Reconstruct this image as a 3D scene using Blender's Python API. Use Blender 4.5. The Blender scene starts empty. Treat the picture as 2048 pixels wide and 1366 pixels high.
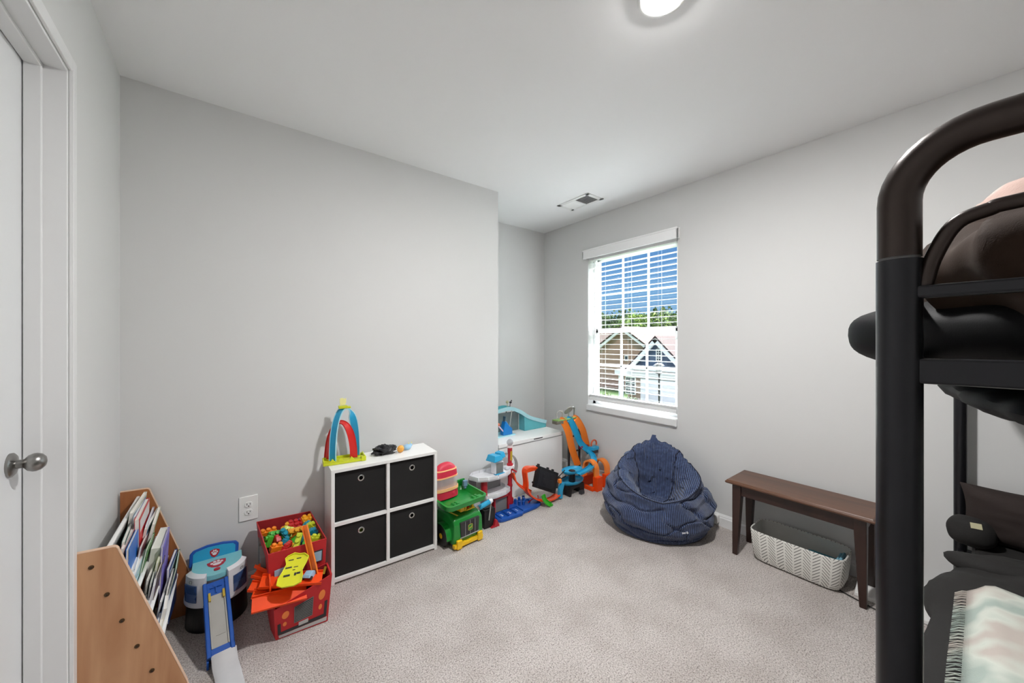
import bpy, bmesh, math, random
from mathutils import Vector, Matrix, Euler, noise
from math import sin, cos, pi, radians, sqrt
S = bpy.context.scene
COL = S.collection
# ---------------------------------------------------------------- camera
cam_d = bpy.data.cameras.new('camera'); cam = bpy.data.objects.new('camera', cam_d); COL.objects.link(cam)
cam_d.sensor_width = 36; cam_d.lens = 728/2048*36; cam_d.clip_start = 0.01; cam_d.clip_end = 500
AZ = math.atan2(943, 728)
cam.location = (0, 0, 1.272)
cam.rotation_euler = (pi/2, 0, AZ - pi/2)
S.camera = cam
# ---------------------------------------------------------------- sky, sun, exposure
S.view_settings.view_transform = 'Standard'; S.view_settings.look = 'None'
S.view_settings.gamma = 1; S.view_settings.use_curve_mapping = False
S.view_settings.exposure = 0.36
w = bpy.data.worlds.new('sky'); S.world = w; w.use_nodes = True
nt = w.node_tree; nt.nodes.clear()
wo = nt.nodes.new('ShaderNodeOutputWorld'); bg = nt.nodes.new('ShaderNodeBackground')
tc = nt.nodes.new('ShaderNodeTexCoord'); sx = nt.nodes.new('ShaderNodeSeparateXYZ'); cr = nt.nodes.new('ShaderNodeValToRGB')
nt.links.new(tc.outputs['Generated'], sx.inputs[0]); nt.links.new(sx.outputs['Z'], cr.inputs[0])
nt.links.new(cr.outputs[0], bg.inputs[0]); nt.links.new(bg.outputs[0], wo.inputs[0])
cr.color_ramp.elements[0].position = 0.0; cr.color_ramp.elements[0].color = (0.42, 0.66, 0.92, 1)
cr.color_ramp.elements[1].position = 0.30; cr.color_ramp.elements[1].color = (0.09, 0.30, 0.78, 1)
e = cr.color_ramp.elements.new(0.12); e.color = (0.23, 0.52, 0.92, 1)
bg.inputs[1].default_value = 0.62
# added glow in the unseen upper sky, window side only, to brighten the room
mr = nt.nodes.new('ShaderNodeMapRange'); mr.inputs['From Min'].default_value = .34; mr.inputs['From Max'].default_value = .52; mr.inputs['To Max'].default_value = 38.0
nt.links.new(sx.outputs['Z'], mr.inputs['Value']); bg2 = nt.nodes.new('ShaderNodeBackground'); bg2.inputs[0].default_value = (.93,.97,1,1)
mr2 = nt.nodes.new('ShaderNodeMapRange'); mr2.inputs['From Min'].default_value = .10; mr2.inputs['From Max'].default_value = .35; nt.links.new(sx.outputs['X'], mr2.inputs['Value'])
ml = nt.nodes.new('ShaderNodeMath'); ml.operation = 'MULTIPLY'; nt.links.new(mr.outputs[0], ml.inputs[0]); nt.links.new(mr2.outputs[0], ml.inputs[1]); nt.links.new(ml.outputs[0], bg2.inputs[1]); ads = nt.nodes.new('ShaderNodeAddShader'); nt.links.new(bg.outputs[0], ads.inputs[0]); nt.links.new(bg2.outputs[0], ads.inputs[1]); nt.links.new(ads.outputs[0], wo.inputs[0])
sun_d = bpy.data.lights.new('sun', 'SUN'); sun_d.energy = 1.9; sun_d.angle = 0.01; sun_d.color = (1, .96, .9)
sun = bpy.data.objects.new('sun', sun_d); COL.objects.link(sun); sun.location = (-10, -6, 15)
sun.rotation_euler = Vector((0.62, 0.42, -0.75)).to_track_quat('-Z', 'Y').to_euler()
LAMP = 900.0        # radiance of the ceiling downlight lens

# ---------------------------------------------------------------- helpers
def lin(c):
    c = c/255.0
    return c/12.92 if c <= .04045 else ((c+.055)/1.055)**2.4
def rgb(c): return (lin(c[0]), lin(c[1]), lin(c[2]), 1)
MATS = {}
def mat(name, c, rough=.5, metal=0, var=.06, vs=30, bump=0, bs=200, trans=0, alpha=1, emit=0, coat=0, spec=.5, sheen=0):
    """Plain surface: a little procedural colour variation and optional noise bump."""
    m = bpy.data.materials.new(name); m.use_nodes = True; MATS[name] = m
    n = m.node_tree.nodes; l = m.node_tree.links; b = n['Principled BSDF']
    t = n.new('ShaderNodeTexCoord'); nz = n.new('ShaderNodeTexNoise'); nz.inputs['Scale'].default_value = vs; nz.inputs['Detail'].default_value = 3
    l.new(t.outputs['Object'], nz.inputs['Vector'])
    mx = n.new('ShaderNodeMixRGB'); r = rgb(c)
    mx.inputs[1].default_value = tuple(x*(1-var) for x in r[:3])+(1,); mx.inputs[2].default_value = tuple(min(1, x*(1+var)) for x in r[:3])+(1,)
    l.new(nz.outputs['Fac'], mx.inputs[0]); l.new(mx.outputs[0], b.inputs['Base Color'])
    b.inputs['Roughness'].default_value = rough; b.inputs['Metallic'].default_value = metal
    b.inputs['Specular IOR Level'].default_value = spec
    if coat: b.inputs['Coat Weight'].default_value = coat; b.inputs['Coat Roughness'].default_value = .1
    if sheen: b.inputs['Sheen Weight'].default_value = sheen
    if trans: b.inputs['Transmission Weight'].default_value = trans; b.inputs['IOR'].default_value = 1.2
    if alpha < 1: b.inputs['Alpha'].default_value = alpha
    if emit: b.inputs['Emission Color'].default_value = (1, .99, .975, 1); b.inputs['Emission Strength'].default_value = emit
    if bump:
        bn = n.new('ShaderNodeTexNoise'); bn.inputs['Scale'].default_value = bs; bn.inputs['Detail'].default_value = 4
        bp = n.new('ShaderNodeBump'); bp.inputs['Strength'].default_value = bump; bp.inputs['Distance'].default_value = .002
        l.new(t.outputs['Object'], bn.inputs['Vector']); l.new(bn.outputs['Fac'], bp.inputs['Height']); l.new(bp.outputs[0], b.inputs['Normal'])
    return m
def wood(name, c1, c2, axis='Z', rough=.4, scale=6, stretch=12):
    m = mat(name, c1, rough); n = m.node_tree.nodes; l = m.node_tree.links; b = n['Principled BSDF']
    t = n['Texture Coordinate']; mp = n.new('ShaderNodeMapping'); s = [scale*stretch]*3; s['XYZ'.index(axis)] = scale
    mp.inputs['Scale'].default_value = s; nz = n.new('ShaderNodeTexNoise'); nz.inputs['Scale'].default_value = .35; nz.inputs['Detail'].default_value = 8; nz.inputs['Distortion'].default_value = .6
    r = n.new('ShaderNodeValToRGB'); r.color_ramp.elements[0].color = rgb(c2); r.color_ramp.elements[1].color = rgb(c1)
    r.color_ramp.elements[0].position = .32; r.color_ramp.elements[1].position = .62
    l.new(t.outputs['Object'], mp.inputs[0]); l.new(mp.outputs[0], nz.inputs['Vector']); l.new(nz.outputs['Fac'], r.inputs[0]); l.new(r.outputs[0], b.inputs['Base Color'])
    return m
ROOTM = {}
class MB:
    """Collects shapes in one bmesh; build() links them as ONE mesh object."""
    def __init__(s): s.bm = bmesh.new(); s.mi = 0; s.X = Matrix.Identity(4)
    def v(s, p): return s.bm.verts.new(s.X @ Vector(p))
    def f(s, vs):
        try: fc = s.bm.faces.new(vs); fc.material_index = s.mi; return fc
        except ValueError: return None
    def box(s, lo, hi):
        x0, y0, z0 = lo; x1, y1, z1 = hi
        V = [s.v(p) for p in [(x0,y0,z0),(x1,y0,z0),(x1,y1,z0),(x0,y1,z0),(x0,y0,z1),(x1,y0,z1),(x1,y1,z1),(x0,y1,z1)]]
        for q in [(3,2,1,0),(4,5,6,7),(0,1,5,4),(1,2,6,5),(2,3,7,6),(3,0,4,7)]: s.f([V[i] for i in q])
        return s
    def cbox(s, c, d): return s.box([c[i]-d[i]/2 for i in range(3)], [c[i]+d[i]/2 for i in range(3)])
    def obox(s, c, d, rot):      # oriented box
        o = s.X; s.X = o @ Matrix.Translation(c) @ (rot if isinstance(rot, Matrix) else Euler(rot).to_matrix().to_4x4()); s.cbox((0,0,0), d); s.X = o; return s
    def prism(s, poly, a, b, plane='xz'):
        def P(u, w, t): return {'xz': (u, t, w), 'yz': (t, u, w), 'xy': (u, w, t)}[plane]
        A = [s.v(P(u, w, a)) for u, w in poly]; B = [s.v(P(u, w, b)) for u, w in poly]; n = len(poly)
        s.f(A[::-1]); s.f(B)
        for i in range(n): s.f([A[i], A[(i+1) % n], B[(i+1) % n], B[i]])
        return s
    def cyl(s, p0, p1, r0, r1=None, n=16, cap=True):
        r1 = r0 if r1 is None else r1; p0 = Vector(p0); p1 = Vector(p1); d = (p1-p0).normalized()
        u = d.orthogonal().normalized(); w = d.cross(u)
        A = [s.v(p0+(u*cos(2*pi*i/n)+w*sin(2*pi*i/n))*r0) for i in range(n)]; B = [s.v(p1+(u*cos(2*pi*i/n)+w*sin(2*pi*i/n))*r1) for i in range(n)]
        for i in range(n): s.f([A[i], A[(i+1) % n], B[(i+1) % n], B[i]])
        if cap: s.f(A[::-1]); s.f(B)
        return s
    def lathe(s, prof, o=(0,0,0), d=(0,0,1), n=24, sc=(1,1)):
        o = Vector(o); d = Vector(d).normalized(); u = Vector((1,0,0)) if abs(d.z) > .99 else d.orthogonal().normalized(); w = d.cross(u); R = []
        for r, h in prof: R.append([s.v(o+d*h+(u*cos(2*pi*i/n)*sc[0]+w*sin(2*pi*i/n)*sc[1])*max(r, 1e-4)) for i in range(n)])
        for a, b in zip(R, R[1:]):
            for i in range(n): s.f([a[i], a[(i+1) % n], b[(i+1) % n], b[i]])
        s.f(R[0][::-1]); s.f(R[-1]); return s
    def sph(s, c, r, n=14, m=8, sc=(1,1,1)):
        c = Vector(c); R = []
        for j in range(1, m): R.append([s.v(c+Vector((sc[0]*r*sin(pi*j/m)*cos(2*pi*i/n), sc[1]*r*sin(pi*j/m)*sin(2*pi*i/n), -sc[2]*r*cos(pi*j/m)))) for i in range(n)])
        b = s.v(c-Vector((0,0,r*sc[2]))); t = s.v(c+Vector((0,0,r*sc[2])))
        for a, q in zip(R, R[1:]):
            for i in range(n): s.f([a[i], a[(i+1) % n], q[(i+1) % n], q[i]])
        for i in range(n): s.f([b, R[0][(i+1) % n], R[0][i]]); s.f([t, R[-1][i], R[-1][(i+1) % n]])
        return s
    def sweep(s, path, prof, up=(0,0,1), closed=False, cap=True, ups=None):
        """Closed 2-D profile (side, up) swept along path."""
        P = [Vector(p) for p in path]; n = len(P); R = []
        for i, p in enumerate(P):
            a = P[(i-1) % n] if (closed or i) else p; b = P[(i+1) % n] if (closed or i < n-1) else p
            t = (b-a).normalized(); U = Vector(ups[i] if ups else up); sd = t.cross(U)
            if sd.length < 1e-5: sd = t.orthogonal()
            sd.normalize(); U = sd.cross(t).normalized()
            R.append([s.v(p+sd*x+U*y) for x, y in prof])
        m = len(prof); rng = range(n if closed else n-1)
        for k in rng:
            a = R[k]; b = R[(k+1) % n]
            for i in range(m): s.f([a[i], a[(i+1) % m], b[(i+1) % m], b[i]])
        if cap and not closed: s.f(R[0][::-1]); s.f(R[-1])
        return s
    def tube(s, path, r, n=10, closed=False, cap=True):
        P = [Vector(p) for p in path]; k = len(P); R = []; U = None
        for i, p in enumerate(P):
            a = P[(i-1) % k] if (closed or i) else p; b = P[(i+1) % k] if (closed or i < k-1) else p
            t = (b-a).normalized()
            U = t.orthogonal().normalized() if U is None else (U-t*U.dot(t)).normalized()
            W = t.cross(U); rr = r[i] if isinstance(r, (list, tuple)) else r
            R.append([s.v(p+(U*cos(2*pi*j/n)+W*sin(2*pi*j/n))*rr) for j in range(n)])
        for q in range(k if closed else k-1):
            a = R[q]; b = R[(q+1) % k]
            for i in range(n): s.f([a[i], a[(i+1) % n], b[(i+1) % n], b[i]])
        if cap and not closed: s.f(R[0][::-1]); s.f(R[-1])
        return s
    def build(s, name, m, parent=None, smooth=False, bev=0, world=False, sub=0, seg=2):
        bmesh.ops.recalc_face_normals(s.bm, faces=s.bm.faces)
        if world and parent is not None:
            s.bm.transform(ROOTM[parent.name].inverted())
        me = bpy.data.meshes.new(name); s.bm.to_mesh(me); s.bm.free()
        for x in (m if isinstance(m, (list, tuple)) else [m]): me.materials.append(MATS[x])
        o = bpy.data.objects.new(name, me); COL.objects.link(o)
        if parent is not None: o.parent = parent; ROOTM[o.name] = ROOTM.get(parent.name, Matrix.Identity(4))
        else: ROOTM[o.name] = Matrix.Identity(4)
        if smooth:
            for p in me.polygons: p.use_smooth = True
            try: me.set_sharp_from_angle(angle=radians(40))
            except Exception: pass
        if bev:
            b = o.modifiers.new('bevel', 'BEVEL'); b.width = bev; b.segments = seg; b.limit_method = 'ANGLE'; b.angle_limit = radians(35); b.harden_normals = False
        if sub:
            b = o.modifiers.new('sub', 'SUBSURF'); b.levels = sub; b.render_levels = sub
        return o
def thing(name, label, cat, loc=(0,0,0), rz=0, group=None, kind=None):
    o = bpy.data.objects.new(name, None); COL.objects.link(o); o.location = loc; o.rotation_euler = (0,0,rz); o.empty_display_size = .05
    ROOTM[o.name] = Matrix.Translation(loc) @ Matrix.Rotation(rz, 4, 'Z')
    return tag(o, label, cat, group, kind)
def tag(o, label=None, cat=None, group=None, kind=None):
    if label: o['label'] = label
    if cat: o['category'] = cat
    if group: o['group'] = group
    if kind: o['kind'] = kind
    return o
def struct(o): o['kind'] = 'structure'; return o
def text_part(parent, name, body, size, m, M4, ext=.0004):
    """Lettering as a thin mesh part; M4 places the text's own XY plane."""
    cu = bpy.data.curves.new('t', 'FONT'); cu.body = body; cu.size = size; cu.extrude = ext; cu.align_x = 'CENTER'; cu.align_y = 'CENTER'
    to = bpy.data.objects.new('t', cu); COL.objects.link(to); bpy.context.view_layer.update()
    me = bpy.data.meshes.new_from_object(to.evaluated_get(bpy.context.evaluated_depsgraph_get()))
    bpy.data.objects.remove(to); bpy.data.curves.remove(cu)
    me.name = name; me.transform(M4); me.materials.clear(); me.materials.append(MATS[m])
    o = bpy.data.objects.new(name, me); COL.objects.link(o); o.parent = parent; return o
def frame(o, xd, yd):            # matrix with given x and y directions
    xd = Vector(xd).normalized(); yd = Vector(yd); yd = (yd-xd*yd.dot(xd)).normalized(); zd = xd.cross(yd)
    return Matrix(((xd.x, yd.x, zd.x, o[0]), (xd.y, yd.y, zd.y, o[1]), (xd.z, yd.z, zd.z, o[2]), (0,0,0,1)))
def arc(c, r, a0, a1, n, plane='xz'):
    out = []
    for i in range(n+1):
        a = a0+(a1-a0)*i/n; u, w = r*cos(a), r*sin(a)
        out.append({'xz': (c[0]+u, c[1], c[2]+w), 'yz': (c[0], c[1]+u, c[2]+w), 'xy': (c[0]+u, c[1]+w, c[2])}[plane])
    return out
def bez(pts, n=24):              # Catmull-Rom through the points
    P = [Vector(p) for p in pts]; P = [P[0]*2-P[1]]+P+[P[-1]*2-P[-2]]; out = []; k = len(P)-3
    for i in range(n+1):
        t = i/n*k; j = min(int(t), k-1); t -= j; a, b, c, d = P[j:j+4]
        out.append(.5*((2*b)+(-a+c)*t+(2*a-5*b+4*c-d)*t*t+(-a+3*b-3*c+d)*t**3))
    return out
def track_prof(w, h=.006, th=.002):   # U-shaped toy track section
    return [(-w/2, 0), (w/2, 0), (w/2, h), (w/2-th, h), (w/2-th, th), (-w/2+th, th), (-w/2+th, h), (-w/2, h)]
def rrect(w, h, r, n=4, cx=0, cy=0):
    out = []
    for k, (sx_, sy_) in enumerate([(1,1),(-1,1),(-1,-1),(1,-1)]):
        for i in range(n+1):
            a = k*pi/2+i/n*pi/2; out.append((cx+sx_*(w/2-r)+r*cos(a), cy+sy_*(h/2-r)+r*sin(a)))
    return out
# ---------------------------------------------------------------- materials
mat('wall_paint', (217,217,216), .75, var=.012, vs=2, bump=.05, bs=350)
mat('ceiling_paint', (246,246,246), .85, var=.01, vs=2, bump=.1, bs=300)
mat('trim_paint', (232,232,232), .35, var=.01)
mat('door_paint', (226,227,228), .4, var=.01)
mat('white_plastic', (238,238,236), .35, var=.01)
mat('blind_white', (245,245,245), .4, var=.01)
mat('vinyl_white', (240,241,242), .35, var=.01)
mat('satin_nickel', (150,148,145), .3, 1, var=.05)
mat('lamp_lens', (255,252,245), .5, emit=LAMP)
mat('dark_hole', (30,30,30), .8)
mat('vent_grey', (168,168,168), .6)
m = bpy.data.materials.new('window_glass'); m.use_nodes = True; MATS['window_glass'] = m; n = m.node_tree.nodes; l = m.node_tree.links; n.clear()
o_ = n.new('ShaderNodeOutputMaterial'); tr = n.new('ShaderNodeBsdfTransparent'); gl = n.new('ShaderNodeBsdfGlossy'); gl.inputs['Roughness'].default_value = .02
mx = n.new('ShaderNodeMixShader'); mx.inputs[0].default_value = .035; tr.inputs[0].default_value = (.97,.985,.98,1)
l.new(tr.outputs[0], mx.inputs[1]); l.new(gl.outputs[0], mx.inputs[2]); l.new(mx.outputs[0], o_.inputs[0])
# carpet: light fibres, darker flecks, broad trodden patches
m = mat('carpet', (190,180,174), .95, spec=.1); n = m.node_tree.nodes; l = m.node_tree.links; b = n['Principled BSDF']; t = n['Texture Coordinate']
n1 = n.new('ShaderNodeTexNoise'); n1.inputs['Scale'].default_value = 190; n1.inputs['Detail'].default_value = 3; n1.inputs['Roughness'].default_value = .6
n2 = n.new('ShaderNodeTexNoise'); n2.inputs['Scale'].default_value = 5; n2.inputs['Detail'].default_value = 5
n3 = n.new('ShaderNodeTexNoise'); n3.inputs['Scale'].default_value = 130; n3.inputs['Detail'].default_value = 4
for q in (n1, n2, n3): l.new(t.outputs['Object'], q.inputs['Vector'])
r1 = n.new('ShaderNodeValToRGB'); r1.color_ramp.elements[0].position = .30; r1.color_ramp.elements[0].color = rgb((120,110,105)); r1.color_ramp.elements[1].position = .60; r1.color_ramp.elements[1].color = rgb((228,220,216))
e = r1.color_ramp.elements.new(.44); e.color = rgb((200,191,186))
l.new(n1.outputs['Fac'], r1.inputs[0])
r2 = n.new('ShaderNodeValToRGB'); r2.color_ramp.elements[0].position = .35; r2.color_ramp.elements[0].color = (.86,.85,.84,1); r2.color_ramp.elements[1].position = .6; r2.color_ramp.elements[1].color = (1,1,1,1)
l.new(n2.outputs['Fac'], r2.inputs[0])
r3 = n.new('ShaderNodeValToRGB'); r3.color_ramp.elements[0].position = .34; r3.color_ramp.elements[0].color = (.78,.77,.76,1); r3.color_ramp.elements[1].position = .5; r3.color_ramp.elements[1].color = (1,1,1,1)
l.new(n3.outputs['Fac'], r3.inputs[0])
m1 = n.new('ShaderNodeMixRGB'); m1.blend_type = 'MULTIPLY'; m1.inputs[0].default_value = 1; l.new(r1.outputs[0], m1.inputs[1]); l.new(r2.outputs[0], m1.inputs[2])
m2 = n.new('ShaderNodeMixRGB'); m2.blend_type = 'MULTIPLY'; m2.inputs[0].default_value = 1; l.new(m1.outputs[0], m2.inputs[1]); l.new(r3.outputs[0], m2.inputs[2])
l.new(m2.outputs[0], b.inputs['Base Color'])
bp = n.new('ShaderNodeBump'); bp.inputs['Strength'].default_value = .9; bp.inputs['Distance'].default_value = .008
ad = n.new('ShaderNodeMath'); ad.operation = 'ADD'; l.new(n1.outputs['Fac'], ad.inputs[0]); l.new(n3.outputs['Fac'], ad.inputs[1]); l.new(ad.outputs[0], bp.inputs['Height']); l.new(bp.outputs[0], b.inputs['Normal'])

# ---------------------------------------------------------------- room shell
H = 2.44; XB = 2.68; YA = 2.317; YC = 2.90; XC = 1.652; Y0 = -0.99; XL = -0.386
TW = .12
def wl(u, v, z):     # wall_left frame: u runs from the far corner toward the door, v is depth into the wall
    d = Vector((.010, -1, 0)).normalized(); nrm = Vector((-1, -.010, 0)).normalized()
    p = Vector((XL, YA, 0))+d*u+nrm*v; return Vector((p.x, p.y, z))
struct(MB().box((-1.2,-1.4,-.1),(2.9,3.1,0)).build('floor','carpet'))
struct(MB().box((-1.2,-1.4,H),(2.9,3.1,H+.1)).build('ceiling','ceiling_paint'))
struct(MB().box((-1.2,YA,0),(XC,YC+TW,H)).build('wall_back','wall_paint'))
struct(MB().box((XC,YC,0),(XB+TW,YC+TW,H)).build('wall_alcove','wall_paint'))
struct(MB().box((-1.2,Y0-TW,0),(XB+TW,Y0,H)).build('wall_front','wall_paint'))
# right wall with the window opening
WY0, WY1, WZ0, WZ1 = 1.418, 2.292, .675, 2.09
b = MB(); b.box((XB,Y0,0),(XB+TW,WY0,H)); b.box((XB,WY1,0),(XB+TW,YC,H)); b.box((XB,WY0,0),(XB+TW,WY1,WZ0)); b.box((XB,WY0,WZ1),(XB+TW,WY1,H))
struct(b.build('wall_right','wall_paint'))
# left wall with the door opening (u from the corner)
DU0, DU1, DZ = .672, 1.50, 2.068
def lbox(b, u0, u1, v0, v1, z0, z1):
    V = [b.v(wl(u, v, z)) for z in (z0, z1) for (u, v) in ((u0,v0),(u1,v0),(u1,v1),(u0,v1))]
    for q in [(3,2,1,0),(4,5,6,7),(0,1,5,4),(1,2,6,5),(2,3,7,6),(3,0,4,7)]: b.f([V[i] for i in q])
b = MB(); lbox(b, -.02, DU0, 0, TW, 0, H); lbox(b, DU1, 3.4, 0, TW, 0, H); lbox(b, DU0, DU1, 0, TW, DZ, H)
struct(b.build('wall_left','wall_paint'))
# baseboards
def base_run(name, p0, p1, nrm):
    p0 = Vector(p0); p1 = Vector(p1); nrm = Vector(nrm)
    prof = [(0,0),(.013,0),(.013,.058),(.009,.064),(.009,.070),(.005,.078),(.003,.083),(0,.083)]
    b = MB(); A = [b.v(p0+nrm*x+Vector((0,0,z))) for x, z in prof]; B = [b.v(p1+nrm*x+Vector((0,0,z))) for x, z in prof]
    b.f(A[::-1]); b.f(B)
    for i in range(len(prof)): j = (i+1) % len(prof); b.f([A[i],A[j],B[j],B[i]])
    return struct(b.build(name,'trim_paint'))
base_run('baseboard_back', (XL,YA,0), (XC,YA,0), (0,-1,0))
base_run('baseboard_corner', (XC,YA,0), (XC,YC,0), (1,0,0))
base_run('baseboard_alcove', (XC,YC,0), (XB,YC,0), (0,-1,0))
base_run('baseboard_right', (XB,Y0,0), (XB,YC,0), (-1,0,0))
base_run('baseboard_left', wl(0,0,0), wl(DU0-.048,0,0), (1,.010,0))
base_run('baseboard_front', (-.3,Y0,0), (XB,Y0,0), (0,1,0))
# door: casing, jamb, stop, slab and knob
dr = thing('door_1', None, None); dr['kind'] = 'structure'
b = MB()
def casing(u0, u1, z0, z1): lbox(b, u0, u1, -.008, 0, z0, z1)
casing(DU0-.046, DU0-.004, 0, DZ+.046); casing(DU1+.004, DU1+.060, 0, DZ+.060); casing(DU0-.004, DU1+.004, DZ+.004, DZ+.046)
lbox(b, DU0-.010, DU0-.004, -.010, -.006, 0, DZ+.010)
b.build('casing','trim_paint',dr,bev=.003)
b = MB(); lbox(b, DU0-.004, DU0+.006, 0, TW, 0, DZ+.004); lbox(b, DU1-.006, DU1+.004, 0, TW, 0, DZ+.004); lbox(b, DU0, DU1, 0, TW, DZ-.006, DZ+.004); b.build('jamb','trim_paint',dr,bev=.0015)
b = MB(); lbox(b, DU0+.006, DU0+.018, .045, .078, 0, DZ-.006); lbox(b, DU1-.018, DU1-.006, .045, .078, 0, DZ-.006); lbox(b, DU0+.006, DU1-.006, .045, .078, DZ-.018, DZ-.006); b.build('door_stop','trim_paint',dr,bev=.002)
b = MB(); lbox(b, DU0+.008, DU1-.008, .080, .115, .01, DZ-.008); sl = b.build('door_slab','door_paint',dr,bev=.002)
kc = wl(DU0+.088, .080, .948); kd = Vector((1, .010, 0)).normalized()
b = MB(); b.lathe([(.031,0),(.031,.005),(.026,.009),(.0115,.012),(.011,.022),(.013,.025),(.0205,.031),(.024,.039),(.024,.045),(.021,.053),(.013,.060),(.001,.063)], kc, kd, 32)
b.build('door_knob','satin_nickel',sl,smooth=True)
# window: frame, two sashes with muntins, panes and sill
wn = thing('window_1', None, None); wn['kind'] = 'structure'
FX0, FX1 = XB+.075, XB+.125
b = MB(); W = .032
b.box((FX0,WY0,WZ0),(FX1,WY0+W,WZ1)); b.box((FX0,WY1-W,WZ0),(FX1,WY1,WZ1)); b.box((FX0,WY0,WZ1-W),(FX1,WY1,WZ1)); b.box((FX0,WY0,WZ0),(FX1,WY1,WZ0+W))
b.build('window_frame','vinyl_white',wn,bev=.002)
def sash(name, x, z0, z1, bot, top):
    b = MB(); s_ = .03; y0, y1 = WY0+.028, WY1-.028; xa, xb = x-.011, x+.011
    b.box((xa,y0,z0),(xb,y0+s_,z1)); b.box((xa,y1-s_,z0),(xb,y1,z1)); b.box((xa,y0,z0),(xb,y1,z0+bot)); b.box((xa,y0,z1-top),(xb,y1,z1))
    sh = b.build(name,'vinyl_white',wn,bev=.002)
    b = MB(); gy0, gy1 = y0+s_, y1-s_; gz0, gz1 = z0+bot, z1-top
    for k in (1,2): y = gy0+(gy1-gy0)*k/3; b.box((x-.006,y-.008,gz0),(x+.006,y+.008,gz1))
    zm = (gz0+gz1)/2; b.box((x-.006,gy0,zm-.008),(x+.006,gy1,zm+.008)); b.build('muntin','vinyl_white',sh,bev=.001)
    MB().box((x-.002,gy0-.004,gz0-.004),(x+.002,gy1+.004,gz1+.004)).build('pane','window_glass',sh)
sash('upper_sash', XB+.112, 1.352, WZ1-.028, .034, .03)
lo = sash('lower_sash', XB+.088, WZ0+.02, 1.392, .05, .040)
b = MB(); b.box((XB-.022,WY0-.002,WZ0-.048),(XB+.08,WY1+.002,WZ0+.005)); b.build('window_sill','trim_paint',wn,bev=.004)
MB().box((XB+.074,1.80,1.385),(XB+.088,1.87,1.397)).build('sash_lock','vinyl_white',wn,bev=.002)
# blind hanging in the opening
bl = thing('window_blind','white two-inch slat blind with slats open, hung in the window opening under a valance','window blind',(XB,1.855,2.05))
b = MB(); b.box((XB-.045,WY0-.022,2.048),(XB-.030,WY1+.03,2.132)); b.box((XB-.045,WY0-.022,2.048),(XB,WY0-.012,2.132)); b.box((XB-.045,WY1+.02,2.048),(XB,WY1+.03,2.132)); b.box((XB-.048,WY0-.024,2.118),(XB-.028,WY1+.032,2.132))
b.build('valance','blind_white',bl,world=True,bev=.003)
MB().box((XB+.004,WY0+.008,2.035),(XB+.055,WY1-.008,2.085)).build('headrail','blind_white',bl,world=True)
b = MB(); z = 2.005; SP = .0447
while z > .80:
    b.sweep([(XB+.030,WY0+.010,z),(XB+.030,WY1-.010,z)], [(-.022,-.0006),(0,.0006),(.022,-.0006),(.022,.0008),(0,.0022),(-.022,.0008)]); z -= SP
b.build('slats','blind_white',bl,world=True,smooth=True)
b = MB()
for k in range(4): b.box((XB+.005,WY0+.010,.757+k*.0045),(XB+.055,WY1-.010,.760+k*.0045))
b.build('stacked_slats','blind_white',bl,world=True)
MB().box((XB+.004,WY0+.010,.722),(XB+.056,WY1-.010,.752)).build('bottom_rail','blind_white',bl,world=True,bev=.004)
for y in (WY0+.16,(WY0+WY1)/2,WY1-.16):
    b = MB()
    for x in (XB+.004,XB+.056): b.cyl((x,y,.735),(x,y,2.04),.0008,n=5)
    b.build('ladder_cord','blind_white',bl,world=True)
b = MB(); b.cyl((XB-.004,WY1-.085,1.33),(XB-.004,WY1-.085,2.06),.004,n=8); b.build('tilt_wand','blind_white',bl,world=True)
# downlight
t = thing('ceiling_downlight','round white recessed ceiling light shining in the middle of the ceiling','ceiling light',(1.155,.66,H))
b = MB(); b.lathe([(.0628,-.001),(.0655,-.0058),(.074,-.0062),(.083,-.0045),(.085,0),(.0628,0)], (0,0,0), n=48); b.build('trim_ring','white_plastic',t,smooth=True)
b = MB(); b.lathe([(.0625,-.0005),(.0610,-.0075),(.045,-.0100),(.02,-.0114),(.001,-.0116)], (0,0,0), n=48); b.build('lens','lamp_lens',t,smooth=True)
# ceiling register
t = thing('ceiling_vent','small white ceiling air register with grey louvres near the window','air vent',(2.313,2.068,H))
b = MB(); x0,x1,y0,y1 = -.098,.098,-.172,.172
b.box((x0,y0,-.006),(x1,y0+.035,0)); b.box((x0,y1-.035,-.006),(x1,y1,0)); b.box((x0,y0,-.006),(x0+.03,y1,0)); b.box((x1-.03,y0,-.006),(x1,y1,0)); b.build('vent_frame','white_plastic',t,bev=.002)
b = MB(); b.box((x0+.03,-.01,-.005),(x1-.03,.01,0)); b.build('centre_bar','white_plastic',t)
MB().box((x0+.02,y0+.02,-.0012),(x1-.02,y1-.02,-.0004)).build('vent_throat','vent_grey',t)
for s_, n_ in ((-1,'louvre_bank'),(1,'louvre_bank')):
    b = MB()
    for k in range(11): b.obox((0, s_*(.012+.0062+k*.0115), -.004),(x1-x0-.06,.0095,.0012),(s_*-.9 if s_<0 else -.5,0,0))
    b.build(n_, 'white_plastic' if s_ > 0 else 'vent_grey', t)
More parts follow.
